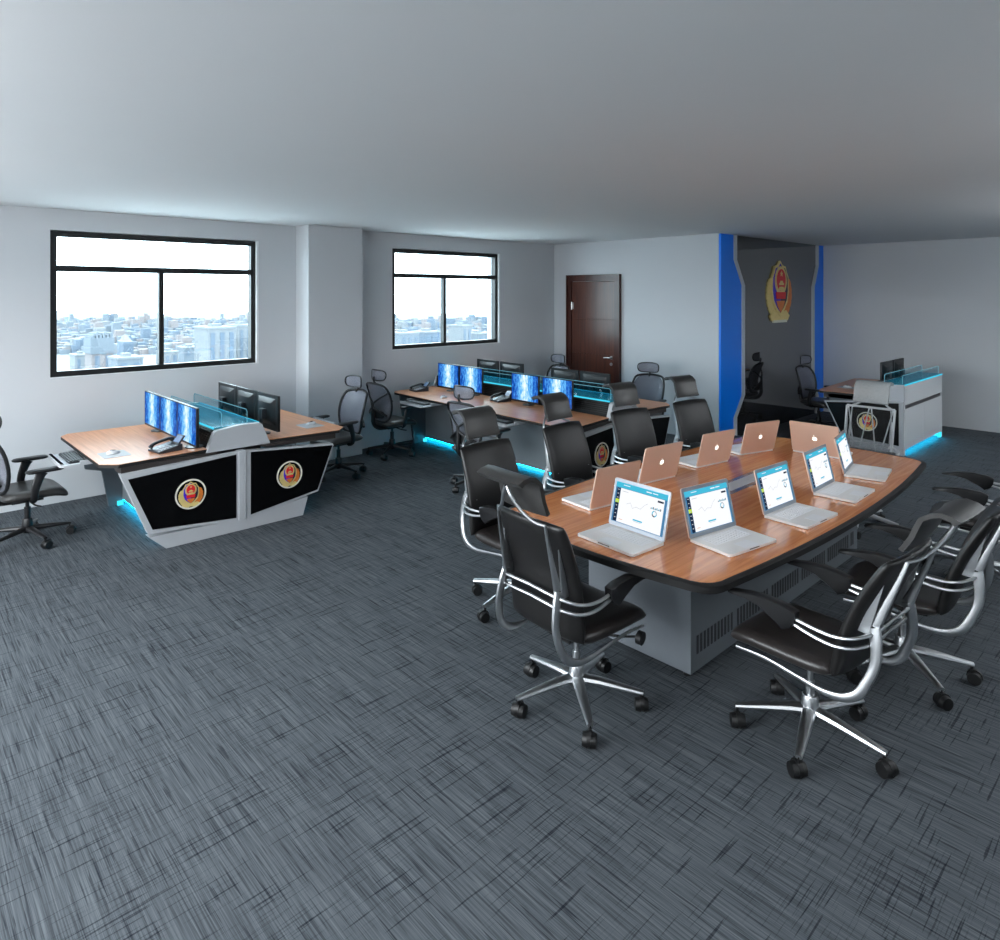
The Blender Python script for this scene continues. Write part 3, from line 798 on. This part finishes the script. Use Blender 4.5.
# ------------------------------------------------------------------ laptops (front edge toward -x... user sits at -x, screen faces -x)
def make_laptop(label, w=.39, d=.265):
    t = thing('laptop', label, 'laptop')
    b = MB(); b.prism(rrect(-d / 2, d / 2, -w / 2, w / 2, .014, 4), XY, .002, .016); base = b.build('base', M['alu'], t, smooth=30)
    b = MB()
    for i in range(6):
        for j in range(14):
            x = d / 2 - .045 - i * .019; y = -w / 2 + .045 + j * (w - .09) / 14
            b.box(x, x + .0155, y, y + (w - .09) / 14 - .0035, .0161, .0175)
    b.build('keys', M['keys'], base, smooth=0)
    b = MB(); b.prism(rrect(-d / 2 + .012, -d / 2 + .088, -.055, .055, .004, 2), XY, .0161, .0166); b.build('touchpad', M['keys'], base, smooth=0)
    b = MB(); b.box(-d / 2 - .0005, -d / 2 + .002, -.04, .04, .009, .014); b.build('front_notch', M['blackmatte'], base, smooth=0)
    T_ = Matrix.Translation((d / 2 - .004, 0, .016)) @ Matrix.Rotation(D(14), 4, 'Y')
    h = .262
    b = MB(); b.T = T_; b.prism(rrect(-w / 2, w / 2, 0, h, .012, 4), YZ, -.001, .007, 0); lid = b.build('lid', [M['alulid']], t, smooth=30)
    b = MB(); b.T = T_; b.prism(rrect(-w / 2 + .001, w / 2 - .001, .001, h - .001, .011, 4), YZ, -.0025, -.0011); b.build('bezel', M['bezel'], lid, smooth=0)
    # display picture: 0 white 1 cyan 2 blue 3 navy 4 lime 5 grey 6 orange.  screen left is +y... seen from -x, left = +y
    b = MB(); b.T = T_
    x0, x1, z0, z1 = -w / 2 + .016, w / 2 - .016, .022, h - .020
    SW = x1 - x0; SH = z1 - z0
    lay = [0]
    def q(a0, a1, c0, c1, mi, k):   # a: 0 left..1 right, c: 0 top..1 bottom
        X = -.0027 - k * .00012
        ya, yb = x1 - a0 * SW, x1 - a1 * SW; za, zb = z1 - c0 * SH, z1 - c1 * SH
        b.add([(X, ya, za), (X, yb, za), (X, yb, zb), (X, ya, zb)], [(0, 1, 2, 3)], mi)
    def P(a, c_, k): return (-.0027 - k * .00012, x1 - a * SW, z1 - c_ * SH)
    q(0, 1, 0, 1, 2, 0); q(0.0, 1, 0, .13, 1, 1); q(.03, .10, .15, .985, 3, 1); q(.03, .10, .43, .52, 4, 2)
    q(.105, .955, .14, .985, 0, 1)
    for k in range(8): q(.05, .08, .18 + k * .1, .20 + k * .1, 5, 3)
    q(.15, .28, .045, .06, 0, 2); q(.60, .70, .05, .075, 0, 2); q(.72, .82, .05, .07, 0, 2)
    q(.14, .26, .20, .212, 5, 2); q(.83, .94, .19, .235, 3, 2)
    pts = [(.25, .50), (.33, .44), (.38, .56), (.45, .50), (.53, .52), (.60, .40), (.66, .34)]
    for (a0, c0), (a1, c1) in zip(pts, pts[1:]):
        dx, dz_ = (a1 - a0) * SW, (c1 - c0) * SH; l_ = math.hypot(dx, dz_); nx, nz = -dz_ / l_ * .0009 / SW, dx / l_ * .0009 / SH
        b.add([P(a0 + nx, c0 + nz, 2), P(a1 + nx, c1 + nz, 2), P(a1 - nx, c1 - nz, 2), P(a0 - nx, c0 - nz, 2)], [(0, 1, 2, 3)], 5)
    for k in range(9): q(.72 + k * .022, .735 + k * .022, .40 - (k % 3) * .012, .43, 1 if k % 2 else 3, 2)
    n = 20; r0, r1 = .011, .017
    cx, cz = .80, .53
    for k in range(n):
        a0, a1 = 2 * PI * k / n, 2 * PI * (k + 1) / n
        vs = [P(cx + r0 / SW * math.cos(a0), cz + r0 / SH * math.sin(a0), 2), P(cx + r1 / SW * math.cos(a0), cz + r1 / SH * math.sin(a0), 2),
              P(cx + r1 / SW * math.cos(a1), cz + r1 / SH * math.sin(a1), 2), P(cx + r0 / SW * math.cos(a1), cz + r0 / SH * math.sin(a1), 2)]
        b.add(vs, [(0, 1, 2, 3)], 3 if 3 < k < 9 else (1 if k < 14 else 5))
    q(.42, .60, .80, .835, 1, 2); q(.44, .58, .85, .86, 5, 2); q(.15, .22, .90, .91, 6, 2)
    b.build('display', [M['scrwhite'], M['scrcyan'], M['scrblue'], M['scrnavy'], M['scrlime'], M['scrgrey'], M['scrorange']], lid, smooth=0)
    # lit fruit mark on the lid
    b = MB(); b.T = T_
    pts = []
    N = 40
    cxm, czm = 0.0, h * .5
    for k in range(N):
        a = 2 * PI * k / N
        r = .019 * (1 + .06 * math.cos(2 * a) ) 
        yy, zz_ = r * math.cos(a), r * math.sin(a) * 1.02
        if math.sin(a) > .8: zz_ -= .0035 * (1 - abs(math.cos(a)) / .6)
        if math.sin(a) < -.85: zz_ += .002 * (1 - abs(math.cos(a)) / .53)
        # bite on one side
        by_, bz_ = -.0235, .003
        dd = math.hypot(yy - by_, zz_ - bz_)
        if dd < .0095:
            yy = by_ + (yy - by_) / dd * .0095 if dd > 1e-6 else yy; 
            yy = max(yy, by_ + math.sqrt(max(0, .0095 ** 2 - (zz_ - bz_) ** 2)))
        pts.append((cxm + yy, czm + zz_))
    b.prism(pts, YZ, .0071, .0076)
    leaf = [(0.0, .0195), (-.003, .022), (-.0075, .027), (-.0078, .031), (-.003, .029), (0, .025)]
    b.prism([(cxm + y, czm + z) for y, z in leaf], YZ, .0071, .0076)
    b.build('lit_mark', M['logolight'], lid, smooth=0)
    return t
ZT = .7623
lp = make_laptop('open laptop at the near end of the table, its screen facing the nearest chair')
lp['group'] = 'laptops on the conference table'
lp.location = (2.965, 2.19, ZT); lp.rotation_euler[2] = D(-4)
# near side (user to the -y side): screen faces -y -> rotate +90
for x, y, r, l in ((3.39, 1.76, 80, 'open laptop with lit screen, second from the near end of the table'),
                   (4.07, 1.68, 86, 'open laptop with lit screen, third from the near end beside the cable flap'),
                   (4.76, 1.68, 91, 'open laptop with lit screen, fourth from the near end on the right side'),
                   (5.40, 1.74, 100, 'open laptop with narrow view of its screen at the far right of the table')):
    dup(lp, (x, y, ZT), D(r), l)
for x, y, r, l in ((5.83, 2.23, 180, 'laptop at the far head of the table, lid back squarely toward the camera'),
                   (5.46, 2.73, -106, 'rose-backed laptop on the left side farthest from the camera'),
                   (4.82, 2.79, -99, 'rose-backed laptop on the left side, second from the far head'),
                   (4.12, 2.83, -98, 'rose-backed laptop on the left side, in front of two black chairs'),
                   (3.44, 2.72, -97, 'rose-backed laptop half hidden behind the nearest lit laptop')):
    dup(lp, (x, y, ZT), D(r), l)

# ------------------------------------------------------------------ conference chair (faces +x)
def star_base(t, m, R, rot0, thick, zs):
    b = MB(); b.lathe([(.0, .085), (.032, .085), (.038, .10), (.040, .15), (.036, .20), (.033, .205), (0, .205)], 18)
    for k in range(5):
        a = D(rot0 + 72 * k); c_, s_ = math.cos(a), math.sin(a)
        b.tube([(c_ * r, s_ * r, z) for r, z in ((.02, zs[0]), (.12, zs[0] - .006), (R - .06, zs[1] + .008), (R, zs[1]))], [thick * 1.25, thick * 1.1, thick * .75, thick * .6], 10, flat=.72, sub=4)
    b.build('star_base', m, t)
    for k in range(5):
        a = D(rot0 + 72 * k); c_, s_ = math.cos(a), math.sin(a)
        q = MB(); cx, cy = c_ * (R - .008), s_ * (R - .008)
        q.cyl((cx, cy, .06), (cx, cy, zs[1] + .004), .008)
        w = a + 1.2 + k * 2.1; wx, wy = math.cos(w), math.sin(w)
        ox, oy = cx + wy * .012, cy - wx * .012
        for sd in (-1, 1):
            p0 = (ox + sd * wx * .006, oy + sd * wy * .006, .036); p1 = (ox + sd * wx * .032, oy + sd * wy * .032, .036)
            q.cyl(p0, p1, .036, .031, 18)
        q.cyl((ox - wx * .010, oy - wy * .010, .042), (ox + wx * .010, oy + wy * .010, .042), .037, None, 14)
        q.build('caster', M['wheel'], t)

def make_conf_chair(label, leather, seatm, frame, clear=False, lean=.07):
    t = thing('conference_chair', label, 'chair')
    star_base(t, frame, .335, 18, .026, (.135, .100))
    b = MB(); b.cyl((0, 0, .15), (0, 0, .27), .020); b.cyl((0, 0, .22), (0, 0, .39), .014, None); b.build('gas_column', frame, t)
    b = MB(); b.box(-.13, .11, -.075, .075, .372, .405); b.box(-.06, .05, -.06, .06, .35, .372)
    b.build('tilt_mechanism', M['black'], t, smooth=0, bevel=.006)
    b = MB(); b.tube([(.05, -.07, .375), (.12, -.17, .37), (.20, -.235, .365)], .006, 8); b.cyl((.20, -.235, .365), (.205, -.262, .363), .033, None, 20); b.build('tilt_lever', M['black'], t)
    # seat
    def seatmap(a, c_, d):
        x = c_ + .045; z = .455 + d
        fx = max(0, x - .17); z -= fx * fx * 1.5
        rx = max(0, -.10 - x); z += rx * rx * 1.0
        z += (abs(a) / .25) ** 3 * .012
        return (x, a, z)
    b = MB(); b.pillow(.50, .52, .085, seatmap, 16, 16, p=10, k=.18, e=.5, bot=.8); b.build('seat', seatm, t, smooth=60)
    # back slab: profile leans back
    def bx_(z): s_ = (z - .46) / .58; return -.235 - .085 * s_ + .035 * math.sin(PI * s_)
    def backmap(a, c_, d):
        z = .755 + c_; s_ = (z - .46) / .58
        w_ = 1.0 - .04 * s_
        return (bx_(z) + d + .02 * (abs(a) / .22) ** 2, a * w_, z)
    if not clear:
        b = MB(); b.pillow(.50, .59, .055, backmap, 14, 18, p=16, k=.05, e=.5); b.build('backrest', leather, t, smooth=60)
    else:
        b = MB()
        out = [(-.20, .50), (.20, .50), (.205, 1.04), (-.205, 1.04)]
        o3 = [(bx_(z), y, z) for y, z in out]
        for p0, p1 in zip(o3, o3[1:] + o3[:1]): b.cyl(p0, p1, .011, None, 8)
        for y0, y1 in ((-.19, -.09), (-.01, -.09), (.01, .09), (.19, .09)): b.cyl((bx_(.52), y1, .51), (bx_(1.03), y0, 1.03), .006, None, 8)
        bk_ = b.build('backrest_frame', frame, t)
        b = MB(); b.pillow(.40, .53, .006, backmap, 6, 8, p=14, k=.0, e=.5); b.build('backrest_mesh', M['meshnet'], bk_)
    # headrest: S-shaped strip rolling backwards at the top
    prof = [(-.318, 1.083), (-.328, 1.105), (-.343, 1.15), (-.350, 1.20), (-.357, 1.235), (-.378, 1.262), (-.410, 1.272), (-.450, 1.264), (-.478, 1.250)]
    rings = []
    tk = .011 
    n = len(prof)
    P2 = []
    for i, (x, z) in enumerate(prof):
        x0_, z0_ = prof[max(i - 1, 0)]; x1_, z1_ = prof[min(i + 1, n - 1)]
        l_ = math.hypot(x1_ - x0_, z1_ - z0_); nx, nz = (z1_ - z0_) / l_, -(x1_ - x0_) / l_
        P2.append((x, z, nx, nz))
    sec = [(x + nx * tk, z + nz * tk) for x, z, nx, nz in P2] + [(x - nx * tk, z - nz * tk) for x, z, nx, nz in P2[::-1]]
    ys = [-.15, -.145, -.08, 0, .08, .145, .15]
    for y in ys:
        e_ = .6 if abs(y) > .148 else 1.0
        cxs = sum(p[0] for p in sec) / len(sec)
        rings.append([(x + .018 * (y / .17) ** 2 * (1 if z < 1.25 else .3), y, z) for x, z in sec])
    b = MB(); b.loft(rings); b.build('headrest', M['meshclear'] if clear else M['greyleather'] if leather is M['leather'] else leather, t, smooth=50)
    # wishbone carrying the headrest
    b = MB()
    b.cyl((-.43, 0, 1.255), (-.425, 0, 1.205), .006, None, 8, mi=1)
    for s in (-1, 1):
        b.tube([(-.425, s * .004, 1.215), (-.42, s * .03, 1.165), (-.40, s * .07, 1.105), (-.375, s * .125, 1.06), (-.345, s * .165, 1.045)], [.010, .010, .009, .008, .007], 8)
    b.build('headrest_bracket', [frame, M['black']], t)
    for s in (-1, 1):
        # back post: slim at the top, flaring blade at the bottom
        b = MB()
        b.tube([(-.345, s * .165, 1.045), (-.335, s * .17, .95), (-.315, s * .175, .82), (-.30, s * .178, .73)], [.009, .012, .018, .026], 8, flat=.45, up=(0, 1, 0))
        b.prism([(-.305, .93), (-.255, .735), (-.20, .70), (-.30, .69)], lambda a, z, d: (a + .01, s * (.192 + d), z), -.004, .004)
        b.build('back_post', frame, t)
        # curved side frame running down the back and forward under the seat
        b = MB()
        b.tube([(-.30, s * .182, .725), (-.325, s * .19, .66), (-.345, s * .20, .56), (-.325, s * .215, .455), (-.265, s * .225, .395), (-.17, s * .23, .378), (-.05, s * .235, .395), (.10, s * .238, .415), (.24, s * .24, .412)],
               [.026, .024, .022, .022, .020, .014, .010, .009, .007], 10, flat=.55, up=(0, 1, 0))
        b.build('side_frame', frame, t)
        b = MB()
        for dz_, ex in ((.0, 0), (-.052, .01)):
            b.tube([(-.31, 0, .705 + dz_), (-.312, s * .12, .703 + dz_), (-.30, s * .20, .695 + dz_), (-.245, s * .262, .675 + dz_ * .9), (-.15, s * .278, .662 + dz_ * .7), (-.045 + ex, s * .272, .668 + dz_ * .4)], .0085, 8)
        b.build('arm_rail', frame, t)
        b = MB()
        pts = [(-.075, .700), (-.03, .715), (.06, .722), (.14, .715), (.22, .700), (.255, .690), (.25, .682), (.18, .684), (.10, .672), (.02, .632), (-.015, .608), (-.05, .625), (-.07, .66)]
        rr = []
        for y, sc in ((-.026, .86), (-.020, 1), (.020, 1), (.026, .86)):
            cx_, cz_ = .05, .69
            rr.append([(cx_ + (x - cx_) * sc, s * .272 + y, cz_ + (z - cz_) * sc) for x, z in pts])
        b.loft(rr); b.build('armrest', M['black'], t, smooth=40)
    # lean the whole back assembly: everything above and behind the seat
    for ch in list(t.children) + [g for c_ in t.children for g in c_.children]:
        for v in ch.data.vertices:
            x, y, z = v.co
            w_ = min(1, max(0, (-.10 - x) / .10)); w_ = w_ * w_ * (3 - 2 * w_)
            q = max(0, z - .48) * w_
            v.co.x = x - lean * q; v.co.z = z - .24 * lean * q
    return t
CG = 'high-backed conference chairs'
cc = make_conf_chair('black leather conference chair at the near end of the table, back to the camera', M['leather'], M['seatleather'], M['chrome'])
cc['group'] = CG; cc.location = (2.65, 2.23, 0); cc.rotation_euler[2] = D(-3); set_base(cc, 0)
rc = make_conf_chair('black conference chair nearest the camera on the right side of the table', M['leather'], M['seatleather'], M['chrome'], lean=.23)
rc['group'] = CG; rc.location = (3.25, 1.30, 0); rc.rotation_euler[2] = D(86); set_base(rc, D(50 - 86 - 18))
dup(rc, (4.18, 1.17, 0), D(95), 'black conference chair second along the right side of the table', base_rot=D(-62 - 95 - 18))
dup(rc, (5.91, 1.16, 0), D(97), 'black conference chair farthest along the right side, both armrests pointing at the table', base_rot=D(-30))
for x, y, r, br, l in ((3.21, 3.21, -90, 40, 'black conference chair on the left side of the table, behind the nearest chair'),
                    (4.12, 3.28, -88, 12, 'black conference chair second along the left side, below the near pair of lit monitors'),
                    (5.02, 3.31, -98, 60, 'black conference chair third along the left side, covering the long console badge panel'),
                    (5.87, 3.21, -100, 33, 'black conference chair farthest along the left side, against the white wall')):
    dup(cc, (x, y, 0), D(r), l, base_rot=D(br))
gc = make_conf_chair('pale see-through conference chair with crossed silver struts at the far head of the table', M['meshclear'], M['greycast'], M['greycast'], True)
gc.location = (6.47, 2.18, 0); gc.rotation_euler[2] = PI

# ------------------------------------------------------------------ mesh task chair (faces +x)
def make_task_chair(label):
    t = thing('mesh_task_chair', label, 'chair')
    star_base(t, M['black'], .31, 0, .026, (.12, .095))
    b = MB(); b.cyl((0, 0, .15), (0, 0, .30), .024); b.cyl((0, 0, .28), (0, 0, .37), .014); b.build('gas_column', M['black'], t)
    b = MB(); b.box(-.12, .10, -.08, .08, .355, .385); b.tube([(.0, -.07, .365), (.02, -.18, .35), (.05, -.24, .345)], .007, 8); b.build('tilt_mechanism', M['black'], t, smooth=40)
    def sm(a, c_, d):
        x = c_ + .03; z = .425 + d
        fx = max(0, x - .12); z -= fx * fx * 2.2
        z += (abs(a) / .25) ** 3 * .015
        return (x, a, z)
    b = MB(); b.pillow(.49, .48, .095, sm, 16, 16, p=8, k=.22, e=.5, bot=.7); b.build('seat', M['greyleather'], t, smooth=60)
    def bx_(z): return -.185 - .10 * (z - .45) / .5 - .035 * math.sin(PI * min(1, max(0, (z - .45) / .5)) * 1.0) * -1 - .02
    # back frame ring
    ring = []
    for y, z in ((-.12, .475), (-.185, .53), (-.215, .65), (-.225, .78), (-.215, .87), (-.17, .935), (0, .955), (.17, .935), (.215, .87), (.225, .78), (.215, .65), (.185, .53), (.12, .475), (0, .465)):
        ring.append((bx_(z) + .05 * (abs(y) / .22) ** 2, y, z))
    b = MB(); b.tube(ring, .015, 10, closed=True, sub=4); fr_ = b.build('back_frame', M['black'], t)
    def bm_(a, c_, d):
        z = .71 + c_; w_ = 1 - .12 * (abs(c_) / .235) ** 3
        y = a * w_; return (bx_(z) + .05 * (abs(y) / .22) ** 2 + d, y, z)
    b = MB(); b.pillow(.43, .475, .006, bm_, 10, 12, p=10, k=.3, e=.5); b.build('back_mesh', M['meshfab'], t, smooth=60)
    b = MB()
    b.tube([(-.10, 0, .37), (-.22, 0, .385), (-.29, 0, .46), (-.295, 0, .60), (-.30, 0, .72)], [.03, .03, .026, .022, .016], 10)
    for s in (-1, 1):
        b.tube([(-.295, 0, .66), (-.27, s * .10, .60), (-.215, s * .19, .55)], [.016, .015, .013], 8)
        b.tube([(-.297, 0, .70), (-.275, s * .10, .77), (-.225, s * .205, .84)], [.014, .012, .011], 8)
    b.build('back_support', M['black'], t)
    b = MB(); b.pillow(.30, .10, .03, lambda a, c_, d: (-.255 + d + .05 * (abs(a) / .2) ** 2, a, .56 + c_), 10, 6, p=6, k=.3); b.build('lumbar_pad', M['black'], t)
    # headrest
    b = MB(); b.tube([(-.245, 0, .935), (-.285, 0, .985), (-.285, 0, 1.04)], [.013, .012, .012], 8)
    hr = [( -.245 - .012 + .045 * (y / .14) ** 2, y, z) for y, z in ((-.13, 1.005), (-.15, 1.05), (-.14, 1.10), (-.09, 1.118), (0, 1.122), (.09, 1.118), (.14, 1.10), (.15, 1.05), (.13, 1.005), (.07, .992), (0, .99), (-.07, .992))]
    b.tube(hr, .009, 8, closed=True, sub=3); hf = b.build('headrest_frame', M['black'], t)
    b = MB(); b.pillow(.28, .125, .012, lambda a, c_, d: (-.255 + .045 * (a / .14) ** 2 + d, a, 1.055 + c_), 10, 8, p=8, k=.3); b.build('headrest_mesh', M['meshfab'], hf)
    for s in (-1, 1):
        b = MB()
        b.pillow(.085, .27, .03, lambda a, c_, d: (c_ + .07, s * .275 + a, .645 + d), 8, 12, p=8, k=.3, e=.5)
        up_ = b.build('arm_pad', M['black'], t, smooth=60)
        b = MB(); b.tube([(.02, s * .20, .385), (.0, s * .262, .41), (.005, s * .275, .50), (.035, s * .275, .60), (.05, s * .275, .635)], [.022, .026, .030, .036, .045], 10, flat=.45, up=(0, 1, 0)); b.build('arm_post', M['black'], t)
    return t
TG = 'mesh task chairs with headrests'
mc = make_task_chair('black mesh task chair cut by the left edge of the photo'); mc['group'] = TG
mc.location = (1.0, 6.85, 0); mc.rotation_euler[2] = D(2); set_base(mc, D(-5))
for x, y, r, br, l in ((3.97, 6.90, 186, 20, 'grey mesh task chair at the right side of the short console'),
                       (4.98, 7.30, 2, 0, 'black mesh task chair by the window wall, left end of the long console'),
                       (4.80, 5.42, 4, 30, 'mesh task chair mostly hidden behind the conference chairs at the long console'),
                       (7.78, 7.12, 176, 0, 'grey mesh task chair beside the door behind the far monitors'),
                       (7.76, 5.34, 196, 10, 'grey mesh task chair against the white wall right of the door'),
                       (10.62, 4.12, -98, 0, 'black mesh task chair in front of the glossy black wall panel')):
    dup(mc, (x, y, 0), D(r), l, base_rot=D(br))

# ------------------------------------------------------------------ the city outside
GZ = -62.0
b = MB(); b.prism([(-900, -600), (60, -600), (60, 60), (1700, 60), (1650, 500), (1450, 1000), (900, 1480), (0, 1760), (-900, 1760)], XY, GZ - 1, GZ); tag(b.build('city_ground', M['ground'], smooth=0), 'hazy city plain far below the windows', 'ground'); 
bpy.data.objects['city_ground']['kind'] = 'structure'
def ray(px, dist):
    r = (px - 500) / FPX; fx, fy = math.cos(ang), math.sin(ang); rx, ry = math.sin(ang), -math.cos(ang)
    return (dist * (fx + r * rx), dist * (fy + r * ry))
def tower(px0, px1, ytop, dist, m, label, style, deep=18):
    x0, y0 = ray(px0, dist); x1, y1 = ray(px1, dist)
    cx, cy = (x0 + x1) / 2, (y0 + y1) / 2; w = math.hypot(x1 - x0, y1 - y0); top = HC - (ytop - 293) / FPX * dist
    hgt = top - GZ
    t = thing('tower_block', label, 'building', (cx, cy + deep / 2, GZ), 0)
    b = MB(); b.box(-w / 2, w / 2, -deep / 2, deep / 2, 0, hgt - 3); b.build('walls', m, t, smooth=0)
    b = MB()
    if style == 'crown':
        for k in range(6): b.box(-w / 2 + k * w / 6 + .3, -w / 2 + (k + 1) * w / 6 - .3, -deep / 2, deep / 2, hgt - 3, hgt - (0 if k % 2 else 1.2))
        b.box(-w / 2 - .6, w / 2 + .6, -deep / 2 - .6, deep / 2 + .6, hgt - 13, hgt - 3)
    elif style == 'spire':
        b.loft([[(-w / 2 * q, -deep / 2 * q, z), (w / 2 * q, -deep / 2 * q, z), (w / 2 * q, deep / 2 * q, z), (-w / 2 * q, deep / 2 * q, z)] for q, z in ((1, hgt - 3), (.7, hgt - 2), (.25, hgt + 2))])
    else:
        b.box(-w / 2 - .4, w / 2 + .4, -deep / 2 - .4, deep / 2 + .4, hgt - 3, hgt - 1.8); b.box(-w / 6, w / 6, -deep / 6, deep / 6, hgt - 1.8, hgt)
    b.build('roof', M['outA'] if style == 'crown' else M['outC'], t, smooth=0)
    b = MB()
    for k in range(max(2, int(w / 5))):
        xx = -w / 2 + (k + .3) * w / max(2, int(w / 5))
        b.box(xx, xx + w / max(2, int(w / 5)) * .45, -deep / 2 - .25, -deep / 2 + .1, 8, hgt - 14 if style == 'crown' else hgt - 5)
    b.build('window_bands', M['outD'], t, smooth=0)
CT = 'city buildings seen through the windows'
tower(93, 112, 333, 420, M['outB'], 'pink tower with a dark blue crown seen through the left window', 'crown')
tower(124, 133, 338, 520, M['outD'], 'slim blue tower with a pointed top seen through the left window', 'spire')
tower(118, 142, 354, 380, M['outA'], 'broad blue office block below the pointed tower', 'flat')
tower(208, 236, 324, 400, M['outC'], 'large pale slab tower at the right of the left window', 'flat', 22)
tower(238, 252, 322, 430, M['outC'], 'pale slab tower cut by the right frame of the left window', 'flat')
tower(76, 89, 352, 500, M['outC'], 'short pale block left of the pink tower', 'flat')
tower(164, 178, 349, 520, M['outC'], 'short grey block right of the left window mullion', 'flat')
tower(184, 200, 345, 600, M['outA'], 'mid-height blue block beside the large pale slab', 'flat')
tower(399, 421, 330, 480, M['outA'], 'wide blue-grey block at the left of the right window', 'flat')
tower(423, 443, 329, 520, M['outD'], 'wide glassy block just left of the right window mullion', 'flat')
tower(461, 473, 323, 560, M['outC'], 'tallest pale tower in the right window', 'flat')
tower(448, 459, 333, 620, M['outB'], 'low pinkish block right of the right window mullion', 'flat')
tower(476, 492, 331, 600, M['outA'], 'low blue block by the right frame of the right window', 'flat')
# unseen pale slab added below the windows to bounce skylight onto the ceiling
b = MB(); b.box(-45, 30, 8.4, 36, -3.4, -3.2); b.box(-45, XL - .4, -30, 8.4, -3.4, -3.2)
struct(b.build('bounce_floor', mat('pale_bounce_surface', (205, 207, 208), .9, noise=.03, nscale=2), smooth=0))
# sprawl of roofs
b = MB(); rr_ = random.Random(3)
for k in range(3200):
    d = 700 + 800 * rr_.random() ** 1.2
    px = rr_.uniform(30, 520); x, y = ray(px, d)
    w = rr_.uniform(5, 12); hh = rr_.uniform(3, 11) * (1.0 if rr_.random() < .93 else 2.0)
    b.box(x - w / 2, x + w / 2, y, y + w, GZ, GZ + hh, rr_.randrange(4))
tag(b.build('city_sprawl', [M['outA'], M['outB'], M['outC'], M['outD']], smooth=0), 'hazy sprawl of low roofs below the towers outside', 'buildings', kind='stuff')
b = MB(); n = 60; lo = []; hi = []
for k in range(n + 1):
    px = 0 + 560 * k / n; x, y = ray(px, 1500); lo.append((x, y, GZ)); hh = 10 + 9 * math.sin(k * .31) ** 2 + 4 * math.sin(k * 1.3)
    x2, y2 = ray(px, 1620); hi.append((x2, y2, GZ + hh))
bk2 = [(ray(560 * k / n, 1720)[0], ray(560 * k / n, 1720)[1], GZ) for k in range(n + 1)]
b.add(lo + hi + bk2, [(k, k + 1, n + 2 + k, n + 1 + k) for k in range(n)] + [(n + 1 + k, n + 2 + k, 2 * n + 3 + k, 2 * n + 2 + k) for k in range(n)])
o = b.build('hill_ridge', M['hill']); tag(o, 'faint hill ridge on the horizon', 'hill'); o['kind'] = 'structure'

# ------------------------------------------------------------------ light
def fill_panel(x, y, down, upw, label):
    """added fill light, hung out of view, for both the room and the ceiling"""
    t = thing('fill_light_panel', label, 'light', (x, y, H - .55)); t['group'] = 'added fill light panels'
    w = l = 1.2; f = .03
    b = MB()
    b.box(-w / 2 - f, w / 2 + f, -l / 2 - f, -l / 2, -.03, .03); b.box(-w / 2 - f, w / 2 + f, l / 2, l / 2 + f, -.03, .03)
    b.box(-w / 2 - f, -w / 2, -l / 2, l / 2, -.03, .03); b.box(w / 2, w / 2 + f, -l / 2, l / 2, -.03, .03); b.box(-w / 2, w / 2, -l / 2, l / 2, -.005, .005)
    b.build('housing', M['whitetrim'], t, smooth=0)
    b = MB()
    for a in (-1, 1):
        for c_ in (-1, 1): b.cyl((a * .5, c_ * .6, .03), (a * .5, c_ * .6, .549), .003, None, 6)
    b.build('hanging_wires', M['steel'], t)
    for nm, z, rx, e in (('down_light', -.02, 0, down), ('up_light', .02, PI, upw)):
        ld = bpy.data.lights.new(nm, 'AREA'); ld.shape = 'RECTANGLE'; ld.size = w; ld.size_y = l; ld.energy = e; ld.color = (0.94, 0.97, 1.0)
        o = bpy.data.objects.new(nm, ld); C.objects.link(o); o.parent = t; o.location = (0, 0, z); o.rotation_euler = (rx, 0, 0)
    return t
fill_panel(-0.95, 5.6, 15, 60, 'added fill light panel nearest the left window')  # unseen panels added to lift the walls and ceiling
fill_panel(-1.2, 2.6, 48, 60, 'added fill light panel near the wall left of the camera')
fill_panel(8.0, -0.6, 4, 60, 'added fill light panel to the right of the conference table')
fill_panel(-1.0, -0.8, 40, 90, 'added fill light panel behind the camera on the left')
fill_panel(4.4, -1.6, 8, 90, 'added fill light panel near the back wall')
fill_panel(9.6, -1.4, 55, 60, 'added fill light panel in the far back corner')

w = bpy.data.worlds.new('sky'); bpy.context.scene.world = w; w.use_nodes = True
nt = w.node_tree; bg = nt.nodes['Background']
bg.inputs['Color'].default_value = (0.90, 0.96, 1.0, 1); bg.inputs['Strength'].default_value = 12.0
for (x0_, x1_, z0_, z1_), yy in ((W1, YW1 + .2), (W2, YW2 + .28)):
    ld = bpy.data.lights.new('window_portal', 'AREA'); ld.shape = 'RECTANGLE'; ld.size = x1_ - x0_; ld.size_y = z1_ - z0_
    ld.cycles.is_portal = True
    o = bpy.data.objects.new('window_portal', ld); C.objects.link(o); o.location = ((x0_ + x1_) / 2, yy, (z0_ + z1_) / 2); o.rotation_euler = (-PI / 2, 0, 0)

ld = bpy.data.lights.new('window_portal', 'AREA'); ld.shape = 'RECTANGLE'; ld.size = W3[3] - W3[2]; ld.size_y = W3[1] - W3[0]; ld.cycles.is_portal = True
o = bpy.data.objects.new('window_portal', ld); C.objects.link(o); o.location = (XL - .2, (W3[0] + W3[1]) / 2, (W3[2] + W3[3]) / 2); o.rotation_euler = (0, -PI / 2, 0)

sc = bpy.context.scene
sc.view_settings.view_transform = 'Standard'; sc.view_settings.look = 'None'; sc.view_settings.gamma = 1; sc.view_settings.use_curve_mapping = False
sc.view_settings.exposure = 0.15
sc.cycles.use_denoising = True
try: sc.cycles.denoiser = 'OPENIMAGEDENOISE'
except Exception: pass
sc.cycles.max_bounces = 8; sc.cycles.transparent_max_bounces = 16; sc.cycles.sample_clamp_indirect = 6.0
sc.cycles.caustics_reflective = False; sc.cycles.caustics_refractive = False
